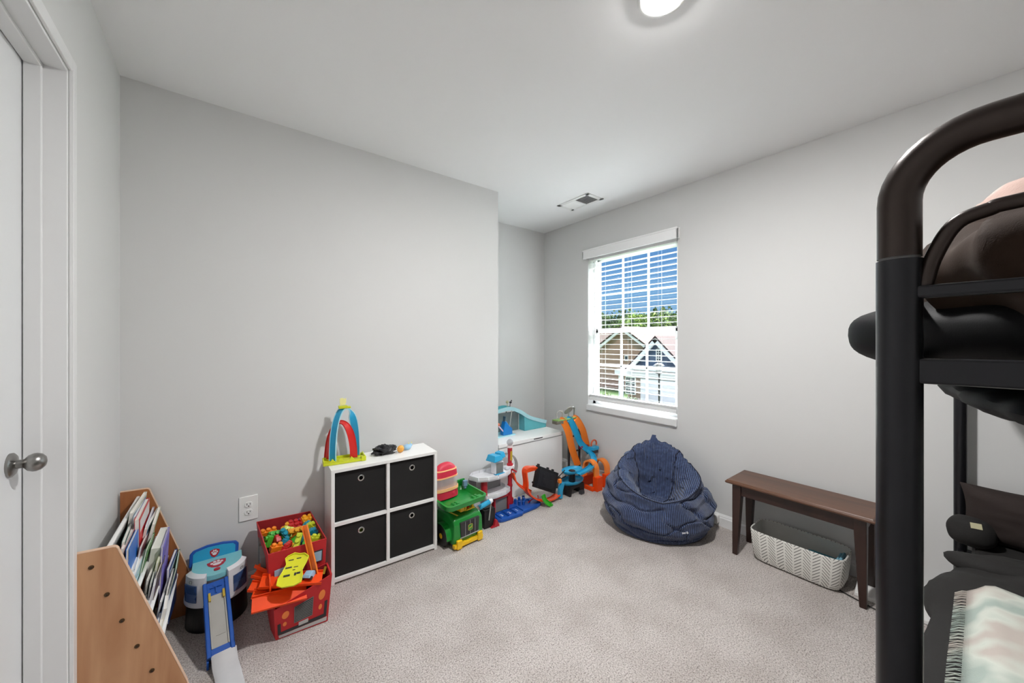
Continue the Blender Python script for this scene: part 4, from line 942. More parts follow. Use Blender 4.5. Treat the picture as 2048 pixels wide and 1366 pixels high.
TR = [('orange track piece at the very back of the fan of tracks',(.092,2.000,.262),(.235,1.875,.185),.044,(.1,.2,1)),
 ('orange track piece second from the back of the fan of tracks',(.078,1.960,.248),(.250,1.858,.190),.044,(-.3,.1,1)),
 ('wide orange track piece in the middle of the fan, its flat side up',(.098,1.880,.246),(.325,1.822,.205),.066,(.05,-.35,1)),
 ('orange track piece sticking out left under the wide one',(.062,1.915,.224),(.230,1.852,.168),.046,(-.4,-.2,1)),
 ('short orange track piece with curled end at the left of the fan',(.070,1.868,.212),(.20,1.835,.178),.044,(.5,-.3,1)),
 ('orange track piece lowest in the fan, hanging over the left front corner',(.066,1.818,.196),(.262,1.812,.176),.062,(-.1,-.75,1)),
 ('orange track piece turned on edge in the fan of tracks',(.080,1.940,.230),(.24,1.865,.17),.036,(-1,.1,.5)),
]
for lb, a, c, w_, up in TR: straight_track(lb, a, c, w_, up, h=.014, tabs=False)
t = thing('curved_track','orange curled track end lying on the fan of tracks','toy track',(.13,1.86,.24),0,None)
MB().sweep(arc((.128,1.868,.236),.022,-.5,4.6,20,'yz'), track_prof(.03,.006,.002), up=(1,0,0)).build('track_body','toy_orange',t,world=True,smooth=True)
# yellow plate with black marks
t = thing('track_plate','lime-yellow wavy plastic plate with dark lettering on top of the orange tracks','toy plate',(.21,1.82,.3))
PM = Matrix.Translation((.212,1.822,.286)) @ Matrix.Rotation(-.30,4,'Z') @ Matrix.Rotation(.50,4,'X') @ Matrix.Rotation(-.05,4,'Y')
pl = [(-.060,-.075),(-.035,-.092),(.018,-.096),(.048,-.084),(.050,-.045),(.044,-.012),(.058,.030),(.066,.062),(.045,.085),(.020,.088),(-.005,.100),(-.034,.088),(-.045,.075),(-.034,.035),(-.048,-.012),(-.060,-.040)]
b = MB(); b.X = PM; pl = [(x*.82,y*.74) for x,y in pl]; b.prism(pl, -.002, .002, 'xy')
P3 = [(x,y,.004) for x,y in pl]; b.sweep(P3, [(-.002,-.004),(.002,-.004),(.002,.004),(-.002,.004)], closed=True); pb = b.build('plate_body','yellow_sheet',t,world=True,bev=.0008)
b = MB(); b.X = PM
for (x,y,w_,h_) in ((-.014,.045,.020,.004),(.016,.047,.018,.004),(-.018,.012,.024,.006),(.010,.010,.016,.003),(.004,-.002,.010,.003),(-.020,-.022,.024,.008),(.012,-.022,.008,.012),(.024,-.020,.014,.008)): b.cbox((x,y,.0024),(w_,h_,.0012))
b.build('dark_lettering','print_dark',pb,world=True)
t = thing('toy_car','small light blue and grey toy car tucked beside the lime-yellow plate','toy car',(.285,1.855,.215))
b = MB(); b.X = Matrix.Translation((.283,1.85,.222)) @ Matrix.Rotation(.9,4,'Z') @ Matrix.Rotation(.5,4,'Y'); b.prism([(-.038,-.01),(.038,-.01),(.038,.002),(.02,.006),(.008,.018),(-.018,.018),(-.03,.005),(-.038,.003)], -.016,.016); b.build('car_body','ice_blue',t,world=True,bev=.003)
for x in (-.022,.022):
    for y in (-.017,.017):
        b = MB(); b.X = Matrix.Translation((.283,1.85,.222)) @ Matrix.Rotation(.9,4,'Z') @ Matrix.Rotation(.5,4,'Y'); b.cyl((x,y-.003,-.010),(x,y+.003,-.010),.008,n=14); b.build('wheel','print_dark',t,world=True)
t = thing('foil_strip','crumpled gold strip inside the right end of the front compartment','strip',(.34,1.87,.2))
MB().sweep(bez([(.318,1.850,.196),(.330,1.862,.203),(.340,1.868,.198),(.350,1.876,.222)],12),[(-.006,-.001),(.006,-.001),(.006,.001),(-.006,.001)]).build('strip_body','gold',t,world=True)

# --- arch track set on the cube shelf -----------------------------------------------
at_ = thing('arch_track_toy','tall toy with blue and red track arches on a lime base on the cube shelf','toy track set',(.50,2.19,.6),-.12)
b = MB(); b.box((-.105,-.045,.001),(.100,.040,.014)); b.box((-.105,-.045,.014),(-.098,.040,.026)); b.box((-.105,.034,.014),(.100,.040,.026))
for x in (-.06,-.02,.035): b.prism([(x-.016,.014),(x+.016,.014),(x,.036)], -.045,-.038)
b.box((.085,-.05,.001),(.110,-.02,.026)); b.box((.10,-.045,.001),(.106,.040,.032)); b.build('lime_base','lime_yellow',at_,bev=.002)
def archpts(x0, y0, x1, y1, z0, zt, n=28, p=1.0):
    out = []
    for i in range(n+1):
        a = pi-pi*i/n; s_ = (1-cos(pi-a))/2 if False else (1+cos(a))/2
        out.append(((x0+(x1-x0)*s_), (y0+(y1-y0)*s_), z0+(zt-z0)*sin(a)**p))
    return out
def facing(P):           # arches bow so that their broad side turns to the room
    O = outward(P); n = len(P); return [(O[i]*(.35+.65*sin(pi*i/(n-1)))+Vector((-.55,-.80,0))*(1-.75*sin(pi*i/(n-1))**2)).normalized() for i in range(n)]
def outward(P):
    c = sum((Vector(p) for p in P), Vector())/len(P); c.z = Vector(P[0]).z*.7+c.z*.3; return [(Vector(p)-c).normalized() for p in P]
A1 = archpts(-.058,-.020,.068,.030,.018,.300,32,.78)
b = MB(); b.sweep(A1, [(-.019,-.001),(.019,-.001),(.019,.001),(-.019,.001)], ups=facing(A1)); b.build('blue_arch','track_blue',at_,smooth=True)
for s_ in (-1,1): b = MB(); b.sweep(A1, [(s_*.0195-.0018,-.003),(s_*.0195+.0018,-.003),(s_*.0195+.0018,.003),(s_*.0195-.0018,.003)], ups=facing(A1)); b.build('arch_edge','pale_blue_edge',at_)
A2 = archpts(-.082,.028,.050,-.014,.018,.222,30,.95)
b = MB(); b.sweep(A2, [(-.019,-.003),(.019,-.003),(.019,.003),(.017,.003),(.017,-.001),(-.017,-.001),(-.017,.003),(-.019,.003)], ups=facing(A2)); b.build('red_arch','toy_red_bright' if 'toy_red_bright' in MATS else solid((216,44,40)),at_,smooth=True)
b = MB(); b.cbox((-.004,0,.306),(.046,.038,.014)); b.cbox((.022,.004,.302),(.028,.03,.010)); cp = b.build('lime_cap','lime_yellow',at_,bev=.002)
mat('pale_yellow',(240,234,160),.5); b = MB(); b.prism([(-.018,.312),(-.004,.318),(.006,.316),(.012,.330),(.012,.356),(.004,.350),(-.006,.357),(-.020,.354),(-.020,.33)], -.003,.003); b.build('flag_topper','pale_yellow',cp,bev=.001)
# black crumpled cloth + small things
def crumple(name, label, cat, c, half, m_, seed, amp=.35):
    t = thing(name,label,cat,(c[0],c[1],c[2])); b = MB(); N, M = 56, 30; rows = []
    for j in range(1,M):
        v_ = -pi/2+pi*j/M
        rows.append([Vector((cos(v_)*cos(2*pi*i/N)*half[0], cos(v_)*sin(2*pi*i/N)*half[1], sin(v_)*half[2]))*(1+amp*(1-2.2*abs(noise.noise(Vector((cos(v_)*cos(2*pi*i/N)*1.8+seed,cos(v_)*sin(2*pi*i/N)*1.8,sin(v_)*1.8)))))+.25*noise.noise(Vector((cos(2*pi*i/N)*cos(v_)*5,sin(2*pi*i/N)*cos(v_)*5+seed,sin(v_)*5)))) for i in range(N)])
    for r in rows:
        for p in r: p.z = max(p.z+half[2]*.8, .0005)
    VV_ = [[b.v(p) for p in r] for r in rows]
    for A, B in zip(VV_,VV_[1:]):
        for i in range(N): b.f([A[i],A[(i+1)%N],B[(i+1)%N],B[i]])
    b.f(VV_[0][::-1]); b.f(VV_[-1]); b.build('crumpled_cloth',m_,t,smooth=True); return t
crumple('black_bag','crumpled black cloth bag on top of the cube shelf','bag',(.725,2.195,.6005),(.058,.038,.026),'crumple_black',3)
t = thing('orange_disc_toy','small round orange toy piece with a white stick on the cube shelf','toy',(.812,2.155,.6)); b = MB(); b.sph((0,0,.0225),.0215,20,12,(1,.75,1)); b.build('disc','orange_ball',t,smooth=True); MB().cyl((-.045,.0,.014),(-.015,0,.022),.0025,n=8).build('stick','toy_white',t)
t = thing('blue_toy_figure','little pale blue clear toy with yellow bits behind the orange disc','toy',(.865,2.185,.6)); b = MB(); b.sph((0,0,.018),.024,16,10,(1.1,.8,.75)); b.sph((.022,.004,.026),.012); b.build('toy_body','ice_blue',t,smooth=True)
b = MB(); b.cyl((.024,0,.03),(.030,0,.046),.003,n=8); b.cyl((.012,0,.032),(.010,0,.044),.003,n=8); b.build('yellow_bit','pale_yellow',t)
# --- green ride/dump truck ------------------------------------------------------
tk = thing('toy_dump_truck','large green toy dump truck with black grille and yellow bumper beside the cube shelf','toy truck',(1.062,1.955,0),.095)
HW = .232
b = MB(); prof = [(.012,.030),(.002,.060),(.004,.150),(.018,.182),(.085,.200),(.20,.196),(.24,.15),(.24,.030)]   # (y,z) side profile
ys = prof; ins = [.006,0,.004,.016,.02,.016,.006,.006]
L = [b.v((i_,y,z)) for (y,z),i_ in zip(prof,ins)]; Rr = [b.v((HW-i_,y,z)) for (y,z),i_ in zip(prof,ins)]
b.f(L[::-1]); b.f(Rr)
for i in range(len(prof)): j = (i+1)%len(prof); b.f([L[i],L[j],Rr[j],Rr[i]])
b.build('hood','toy_green',tk,bev=.012,seg=4)
b = MB(); b.X = Matrix.Identity(4); b.prism([(.056,.068),(.190,.068),(.196,.158),(.050,.158)], -.004,.010); gr = b.build('grille','print_dark',tk,bev=.003)
b = MB()
for k in range(3): b.box((.085+k*.037,-.0058,.07),(.087+k*.037,-.003,.156))
b.box((.050,-.006,.064),(.196,-.002,.068)); b.build('grille_bars','vent_grey',gr)
# badge: outlined rounded shield with a leaping deer
BMx = Matrix.Translation((.124,-.0055,.112)) @ Matrix.Rotation(pi/2,4,'X')
b = MB(); b.X = BMx; b.prism([(x,y) for x,y in rrect(.036,.038,.010,5)], 0,.0015,'xy'); bg_ = b.build('badge','gold',tk)
b = MB(); b.X = BMx; b.prism(rrect(.031,.033,.008,5), .001,.0022,'xy'); b.build('badge_field','toy_green',bg_)
deer = [(-.013,-.004),(-.008,.0005),(-.002,.002),(.004,.0025),(.007,.007),(.005,.011),(.008,.009),(.010,.012),(.0095,.008),(.013,.006),(.010,.004),(.008,-.001),(.011,-.006),(.0075,-.003),(.005,-.003),(-.002,-.004),(-.006,-.004),(-.011,-.009),(-.0085,-.004),(-.012,-.006)]
b = MB(); b.X = BMx; b.prism(deer, .002,.003,'xy'); b.build('badge_deer','gold',bg_)
b = MB(); pts = [(0+.002,.012,.050)]
b.prism([(.006,.012),(.226,.012),(.226,.032),(.20,.040),(.17,.032),(.14,.040),(.11,.032),(.08,.040),(.05,.034),(.006,.036)], -.006,.02); b.build('bumper','toy_yellow',tk,bev=.003)
for x in (.022,.180): MB().box((x,-.014,.006),(x+.036,.004,.060)).build('bumper_block','toy_yellow',tk,bev=.004)
for x0_, x1_ in ((-.022,.008),(HW-.008,HW+.022)):
    for y_ in (.105,.245):
        b = MB(); xc = (x0_+x1_)/2; R_o = .066
        b.lathe([(.001,x0_),(.050,x0_),(R_o-.006,x0_+.002),(R_o,x0_+.007),(R_o,x1_-.007),(R_o-.006,x1_-.002),(.05,x1_),(.001,x1_)], (0,y_,R_o), (1,0,0), 30); wh = b.build('wheel','toy_black',tk,smooth=True)
        hx = x0_-.0015 if x0_ < 0 else x1_+.0015
        MB().cyl((hx,y_,R_o),(hx+(.004 if x0_ < 0 else -.004),y_,R_o),.016,n=18).build('hub','toy_yellow',wh)
# fender arch + side stripe
b = MB(); P = arc((-.002,.105,.066),.074,radians(-5),radians(185),18,'yz'); b.sweep(P,[(-.020,-.003),(.024,-.003),(.024,.004),(-.020,.004)],ups=[(0,cos(a_),sin(a_)) for a_ in [radians(-5)+radians(190)*k/18 for k in range(19)]]); b.build('fender','toy_green',tk,smooth=True)
b = MB(); b.X = Matrix.Translation((.034,.085,.2015)) @ Matrix.Rotation(radians(97),4,'Z'); b.cbox((-.02,0,0),(.10,.009,.002)); b.build('side_stripe',solid((232,206,80)),tk)
# yellow lift arms between hood and bed
b = MB()
b.box((.085,.045,.196),(.125,.080,.222)); 
for x in (.120,.175): b.obox((x,.045,.222),(.012,.018,.050),(.15,0,0))
b.box((.120,.030,.200),(.187,.044,.208)); b.box((.07,.06,.205),(.15,.10,.232)); b.build('lift_arm','toy_yellow',tk,bev=.003)
MB().cyl((.15,.055,.20),(.15,.055,.212),.010,n=12).build('driver_knob','toy_orange',tk)
# dump bed: rounded open tray, front lip lower
b = MB()
def ring_(z, x0_, x1_, y0_, y1_, r): 
    return [b.v((x,y,z+(.010*(y-y0_)/(y1_-y0_)))) for x,y in [(p[0],p[1]) for p in rrect(x1_-x0_, y1_-y0_, r, 5, (x0_+x1_)/2, (y0_+y1_)/2)]]
RG = [ring_(.236,.0,.225,.03,.215,.03), ring_(.262,-.052,.240,-.030,.235,.035), ring_(.290,-.056,.246,-.034,.240,.035), ring_(.292,-.044,.234,-.022,.228,.03), ring_(.276,-.040,.230,-.018,.224,.03), ring_(.252,-.002,.215,.03,.21,.03)]
for A, B in zip(RG,RG[1:]):
    for i in range(len(A)): b.f([A[i],A[(i+1)%len(A)],B[(i+1)%len(A)],B[i]])
b.f(RG[0][::-1]); b.f(RG[-1]); bed_ = b.build('dump_bed','toy_green',tk,smooth=True)
MB().box((-.030,-.016,.272),(.222,.028,.282)).build('bed_ledge','toy_green',bed_,bev=.003)
for cx_ in (.006,.156):
    for i in range(2):
        for j in range(2):
            b = MB(); b.lathe([(.0105,0),(.0105,.006),(.008,.0095),(.001,.011)],(cx_+i*.024,-.004+j*.022,.282),n=14); b.build('stud','toy_green',bed_,smooth=True)
MB().box((-.05,.22,.28),(.24,.235,.325)).build('tailboard','toy_green',bed_,bev=.006)
# --- clear bag of toys in the dump bed -----------------------------------------
vb = thing('vinyl_bag','domed clear vinyl bag with red panels and peach trim standing in the truck bed','bag',(1.100,2.135,.268),.095)
def bag_levels(z): 
    k = min(1,max(0,(z)/.215)); wv_ = .088*(1-.10*k)*(1 if z < .15 else sqrt(max(.02,1-((z-.15)/.072)**2))); return wv_, .046*(1-.2*k)*(1 if z < .15 else sqrt(max(.02,1-((z-.15)/.072)**2)))
def bag_part(nm, z0, z1, m_, grow=0, n=8):
    b = MB(); R = []
    for i in range(n+1):
        z = z0+(z1-z0)*i/n; a_, d_ = bag_levels(z); R.append([b.v((x,y,z)) for x,y in superell(0,0,a_+grow,d_+grow,3,36)])
    for A, B in zip(R,R[1:]):
        for k in range(36): b.f([A[k],A[(k+1)%36],B[(k+1)%36],B[k]])
    b.f(R[0][::-1]); b.f(R[-1]); return b.build(nm, m_, vb, smooth=True)
bag_part('lower_panel',.0,.048,'pink_red'); bag_part('trim_band',.048,.066,'peach_trim',.004); bag_part('clear_panel',.066,.128,'soft_clear',.001); bag_part('trim_band',.128,.136,'peach_trim',.003)
bag_part('upper_panel',.136,.174,'pink_red'); bag_part('trim_band',.174,.181,'peach_trim',.003); bag_part('domed_top',.181,.221,'pink_red',0,12)
b = MB()
for k in range(7): b.cyl((-.052+k*.0175,-.004+(k%2)*.012,.066),(-.050+k*.0175,-.002,.126),.007,n=10)
b.build('packed_sticks',solid((170,110,120)),vb,smooth=True)
t = thing('toy_figure','small blue-grey toy piece at the back right of the truck bed','toy',(1.262,2.16,.272)); b = MB(); b.cbox((0,0,.035),(.030,.025,.04)); b.cbox((0,0,.010),(.018,.018,.02)); b.build('toy_body',solid((120,150,180)),t,bev=.004); MB().cbox((-.012,.012,.058),(.03,.012,.014)).build('green_cap','toy_green',t,bev=.003)
# --- toy cylinder torch and dark box ----------------------------------------------
db = thing('dark_crate','small black toy crate behind the green truck','toy crate',(1.40,2.11,0)); b = MB(); b.box((-.045,-.05,0),(.045,.05,.125)); b.build('crate_body','toy_black',db,bev=.004); b=MB(); b.box((-.03,-.03,.125),(.03,.03,.131)); b.build('crate_lid','print_dark',db)
t = thing('toy_torch','light blue toy cylinder with a white cap resting on the black crate','toy cylinder',(1.345,2.05,.18))
MB().cyl((1.300,2.045,.168),(1.385,2.045,.187),.0165,n=20).build('tube_body','track_blue',t,smooth=True,world=True); MB().cyl((1.385,2.045,.187),(1.408,2.045,.192),.018,.013,20).build('white_cap','toy_white',t,smooth=True,world=True); MB().cyl((1.276,2.045,.163),(1.300,2.045,.168),.014,n=20).build('pink_cap',solid((214,170,180)),t,smooth=True,world=True)
MB().cyl((1.40,2.045,.18),(1.385,2.05,.06),.004,n=8).build('strap','toy_grey',t,world=True)
rb = thing('red_toy_foot','small red toy ramp piece on the carpet beside the blue parking base','toy part',(1.43,2.07,0)); b = MB(); b.prism([(-.03,.0),(.04,.0),(.02,.045),(.005,.05),(-.005,.012)], -.03,.03); b.build('ramp_body','toy_red',rb,bev=.003)

# --- toy garage --------------------------------------------------------------------
gg = thing('toy_garage','white, red and blue toy parking garage with a red lift tower','toy garage',(1.62,2.18,0))
def plate(nm, pts, z0, z1, m_, bev=.004, par=gg): return MB().prism(pts, z0, z1, 'xy').build(nm, m_, par, world=True, bev=bev)
bp_ = [(1.485,2.175),(1.480,2.085),(1.497,2.066),(1.530,2.058),(1.680,2.052),(1.705,2.068),(1.84,2.075),(1.90,2.095),(1.925,2.135),(1.920,2.190),(1.86,2.230),(1.70,2.265),(1.56,2.235)]
pb = plate('blue_base', bp_, .001, .026, 'toy_blue', .006)
for k, nmb in enumerate('321'):
    x = 1.535+k*.068; b = MB(); 
    for p0_, p1_ in (((x-.031,2.068),(x-.029,2.150)),((x+.029,2.068),(x+.031,2.150)),((x-.031,2.148),(x+.031,2.150))): b.box((p0_[0],p0_[1],.026),(p1_[0],p1_[1],.034))
    b.build('bay_divider','toy_blue',pb,world=True,bev=.001)
    text_part(pb,'bay_number',nmb,.042,'toy_white', ROOTM[gg.name].inverted() @ Matrix.Translation((x,2.108,.0268)) @ Matrix.Rotation(.1,4,'Z'), .0006)
b = MB()
for (x,y,h_) in ((1.74,2.16,.03),(1.76,2.19,.045),(1.79,2.17,.04),(1.73,2.20,.035),(1.77,2.15,.025),(1.81,2.20,.04)): b.cyl((x,y,.024),(x,y,.026+h_),.011,n=10)
b.sweep(arc((1.80,2.15,.026),.03,0,pi,10),[(-.006,-.004),(.006,-.004),(.006,.004),(-.006,.004)],up=(0,1,0)); b.build('car_launcher','toy_blue',pb,smooth=True,world=True)
MB().tube(bez([(1.80,2.13,.040),(1.84,2.12,.060),(1.88,2.11,.050),(1.90,2.13,.068)],14),.004,8).build('red_lever','toy_red',gg,smooth=True,world=True)
def deck(nm, pts, z, th=.012, rim=.020):
    b = MB(); b.prism(pts, z, z+th, 'xy'); d_ = b.build(nm,'toy_white',gg,world=True,bev=.002)
    n = len(pts)
    for i in range(n):
        p, q = Vector(pts[i]), Vector(pts[(i+1)%n]); L_e = (q-p).length
        if L_e < .03: segs = [(0.0,1.0)]
        else: m_s = max(1, int(L_e/.05)); segs = [(k/m_s+.04/m_s, (k+1)/m_s-.04/m_s) for k in range(m_s)]
        for s0, s1 in segs:
            a_, c_ = p+(q-p)*s0, p+(q-p)*s1; b = MB(); nn_ = Vector((-(q-p).y,(q-p).x)).normalized()*.003
            A = [b.v((a_.x,a_.y,z)),b.v((c_.x,c_.y,z)),b.v((c_.x,c_.y,z+th+rim)),b.v((a_.x,a_.y,z+th+rim))]; B = [b.v((a_.x+nn_.x,a_.y+nn_.y,z)),b.v((c_.x+nn_.x,c_.y+nn_.y,z)),b.v((c_.x+nn_.x,c_.y+nn_.y,z+th+rim)),b.v((a_.x+nn_.x,a_.y+nn_.y,z+th+rim))]
            b.f(A); b.f(B[::-1])
            for k in range(4): b.f([A[k],A[(k+1)%4],B[(k+1)%4],B[k]])
            b.build('rail_panel','toy_white',d_,world=True,bev=.0008)
    return d_
deck('upper_deck', [(1.345,2.245),(1.375,2.165),(1.440,2.130),(1.520,2.125),(1.600,2.135),(1.665,2.170),(1.690,2.205),(1.640,2.292),(1.40,2.292)], .282)
deck('lower_deck', [(1.40,2.285),(1.395,2.200),(1.430,2.140),(1.500,2.128),(1.600,2.138),(1.660,2.170),(1.660,2.285)], .150)
MB().cyl((1.435,2.185,.162),(1.435,2.185,.282),.024,n=20).build('red_support','toy_red',gg,smooth=True,world=True)
b = MB(); b.box((1.50,2.27,.162),(1.64,2.274,.282)); b.box((1.36,2.268,.05),(1.42,2.274,.282)); b.build('smoked_panel','smoke_clear',gg,world=True)
b = MB(); b.box((1.50,2.15,.027),(1.512,2.27,.150)); b.box((1.625,2.15,.027),(1.637,2.27,.150)); b.box((1.50,2.15,.127),(1.637,2.27,.150)); b.build('red_portal','toy_red',gg,world=True,bev=.003)
MB().box((1.515,2.165,.03),(1.622,2.169,.125)).build('portal_sticker','print_grey',gg,world=True)
MB().box((1.36,2.20,.001),(1.46,2.28,.150)).build('corner_pier','toy_white',gg,world=True,bev=.004)
# control tower with blue roof
b = MB(); b.box((1.528,2.175,.297),(1.600,2.235,.385)); ctw = b.build('control_tower','toy_white',gg,world=True,bev=.003)
MB().box((1.534,2.172,.305),(1.594,2.176,.380)).build('tower_window','print_grey',ctw,world=True); MB().box((1.528,2.150,.294),(1.605,2.20,.304)).build('tower_step','track_blue',ctw,world=True,bev=.002)
b = MB(); b.X = Matrix.Translation((1.548,2.20,.40)) @ Matrix.Rotation(.25,4,'Z')
A = [(-.065,-.045,.0),(.030,-.045,.0),(.030,.045,.0),(-.065,.045,.0)]; B_ = [(-.050,-.035,.044),(.012,-.035,.040),(.012,.035,.040),(-.050,.035,.044)]
A = [b.v(p) for p in A]; B_ = [b.v(p) for p in B_]; b.f(A[::-1]); b.f(B_)
for i in range(4): b.f([A[i],A[(i+1)%4],B_[(i+1)%4],B_[i]])
A = [b.v(p) for p in [(.020,-.035,.0),(.075,-.035,.012),(.075,.035,.012),(.020,.035,.0)]]; B_ = [b.v(p) for p in [(.020,-.028,.046),(.062,-.028,.050),(.062,.028,.050),(.020,.028,.046)]]; b.f(A[::-1]); b.f(B_)
for i in range(4): b.f([A[i],A[(i+1)%4],B_[(i+1)%4],B_[i]])
b.build('tower_roof','track_blue',ctw,world=True,bev=.004)
# red lift tower
tx, ty = 1.705, 2.235
b = MB(); b.lathe([(.026,.024),(.028,.060),(.018,.075),(.0165,.150),(.020,.155),(.020,.170),(.0165,.175),(.0165,.300),(.024,.305),(.024,.330),(.015,.335),(.0155,.400),(.019,.425),(.0185,.455),(.001,.455)], (tx,ty,0), n=24); lt_ = b.build('lift_tower','toy_red',gg,smooth=True,world=True)
b = MB(); b.lathe([(.022,.455),(.022,.468),(.001,.469)], (tx,ty,0), n=24); b.build('dome_collar',solid((236,214,212)),lt_,smooth=True,world=True)
b = MB(); b.sph((tx,ty,.493),.0255,22,14); b.build('clear_dome','smoke_clear',lt_,smooth=True,world=True)
MB().prism([(tx-.05,ty-.02),(tx+.02,ty-.03),(tx+.035,ty),(tx+.01,ty+.028),(tx-.05,ty+.02)], .296,.318,'xy').build('lift_landing','toy_white',lt_,world=True,bev=.004)
MB().obox((tx+.028,ty-.012,.275),(.05,.030,.012),(0,.6,0)).build('landing_flap','toy_red',lt_,world=True,bev=.002)
MB().box((tx-.008,ty-.0205,.36),(tx+.008,ty-.012,.43)).build('tower_sticker','gold',lt_,world=True)
# clear grey spiral track behind
P = arc((1.70,2.285,.285),.108,radians(-50),radians(110),26)
b = MB(); b.sweep(P, [(-.016,-.001),(.016,-.001),(.016,.001),(-.016,.001)], ups=[(cos(radians(-50)+radians(160)*k/26),0,sin(radians(-50)+radians(160)*k/26)) for k in range(27)]); b.build('clear_track','smoke_clear',gg,smooth=True,world=True)
for s_ in (-.017,.017): MB().tube([(p[0],p[1]+s_,p[2]) for p in P],.0025,6).build('track_rail','toy_grey',gg,smooth=True,world=True)
MB().cyl((1.50,2.30,.21),(1.66,2.30,.23),.003,n=6).build('support_rod','vent_grey',gg,world=True)

# --- orange track with black battery plate ---------------------------------------------
oc = thing('orange_track_loop','loose orange-red curved toy track on the carpet between the garage and the blue spiral','toy track',(1.86,2.14,0))
mat('deep_orange',(232,76,24),.35,coat=.2)
def trk(nm, pts, w_, m_, par, up=None, h=.010, n=28, ups=None, sm=True):
    P = bez(pts, n); b = MB(); b.sweep(P, track_prof(w_,h,.003), up=up or (0,0,1), ups=ups); return b.build(nm, m_, par, smooth=False, world=True, bev=0)
def ring_track(nm, pts, w_, m_, par, n=30, h=.010):   # track whose width runs along y
    P = bez(pts, n); c = sum(P, Vector())/len(P); U = [(c-p).normalized() for p in P]; b = MB(); b.sweep(P, track_prof(w_,h,.003), ups=U); return b.build(nm, m_, par, world=True)
ring_track('outer_curve', [(1.872,2.13,.300),(1.800,2.135,.312),(1.765,2.135,.285),(1.772,2.13,.200),(1.772,2.125,.135),(1.830,2.115,.072),(1.920,2.105,.026),(2.020,2.10,.018),(2.090,2.10,.034)], .062, 'deep_orange', oc)
ring_track('inner_curve', [(1.688,2.19,.275),(1.700,2.18,.225),(1.735,2.17,.175),(1.790,2.15,.130),(1.83,2.13,.10)], .050, 'deep_orange', oc, 18)
MB().box((1.768,2.105,.278),(1.872,2.150,.306)).build('track_block','deep_orange',oc,world=True,bev=.006)
bp2 = thing('battery_base','square black toy base plate leaning on its edge among the orange tracks','toy base',(2.0,2.14,.02))
QM = frame((1.956,2.10,.188), (.895,.0,-.44), (.42,.20,.88)); QM2 = QM
b = MB(); b.X = QM; b.cbox((0,0,0),(.255,.160,.020)); 
for (x,y) in ((-.11,.086),(.0,.086),(.06,.086),(.130,.03),(.130,-.03),(-.130,-.05)): b.cbox((x,y,0),(.018,.014,.018))
q = b.build('plate_body','toy_black',bp2,world=True,bev=.003)
b = MB(); b.X = QM
for z_ in (-1,1):
    b.cbox((0,0,z_*.0105),(.190,.115,.003)); b.cbox((-.02,-.02,z_*.013),(.05,.04,.004)); b.cbox((.05,.03,z_*.013),(.03,.05,.004))
    b.cyl((-.035,.02,z_*.012),(-.035,.02,z_*.016),.016,n=18)
    for x in (-.085,.085):
        for y in (-.07,.07): b.cyl((x,y,z_*.009),(x,y,z_*.014),.006,n=10)
b.build('molded_details',solid((34,34,38)),q,world=True,bev=.0008)
b = MB(); b.X = QM; b.cbox((.138,-.01,0),(.022,.05,.016)); b.cbox((.15,.045,0),(.024,.024,.016)); b.build('hinge_block',solid((58,58,60)),q,world=True)
t = thing('green_clip','bright green toy clip under the black base plate','toy clip',(1.915,2.06,0))
trk('clip_body',[(1.885,2.058,.100),(1.895,2.055,.065),(1.925,2.050,.030),(1.955,2.045,.010)],.034,solid((60,176,40)),t,up=(0,-1,.3),h=.012,n=10); MB().cyl((1.958,2.03,.012),(1.958,2.062,.012),.010,n=12).build('clip_foot',solid((60,176,40)),t,world=True)
t = thing('cyan_clip','cyan toy connector beside the right edge of the black plate','toy clip',(2.10,2.09,0))
MB().prism([(2.085,.012),(2.120,.004),(2.122,.06),(2.145,.125),(2.112,.130),(2.085,.09)], 2.075,2.10).build('clip_body','track_blue',t,world=True,bev=.003); MB().box((2.08,2.07,.135),(2.105,2.095,.165)).build('orange_tip','toy_orange_light',t,world=True,bev=.003)
t = thing('axle_rods','pair of thin black toy rods sticking out toward the blue spiral','toy part',(2.15,2.1,.15)); b = MB(); b.cyl((2.09,2.10,.175),(2.19,2.12,.205),.004,n=8); b.cyl((2.10,2.10,.150),(2.20,2.12,.155),.005,n=8); b.build('rods','toy_black',t,world=True)

# --- tall race-track tower -------------------------------------------------------------
hw = thing('track_tower','tall orange and blue toy race track tower with spiral bowl by the chest','toy track set',(2.35,2.2,0))
def lane(nm, pts, w_, m_, h=.010, n=30, up=(-.61,-.79,.45)):
    return trk(nm, pts, w_, m_, hw, up=up, h=h, n=n)
lane('orange_lane',[(2.300,2.290,.575),(2.330,2.275,.560),(2.375,2.262,.470),(2.430,2.262,.300),(2.505,2.262,.140)],.060,'toy_orange_light')
lane('orange_lane',[(2.470,2.290,.572),(2.500,2.275,.560),(2.560,2.262,.470),(2.600,2.262,.370),(2.640,2.262,.25)],.060,'toy_orange_light')
lane('blue_lane',[(2.385,2.285,.575),(2.415,2.270,.560),(2.455,2.250,.470),(2.500,2.230,.360),(2.560,2.200,.290),(2.575,2.185,.265)],.054,'track_blue')
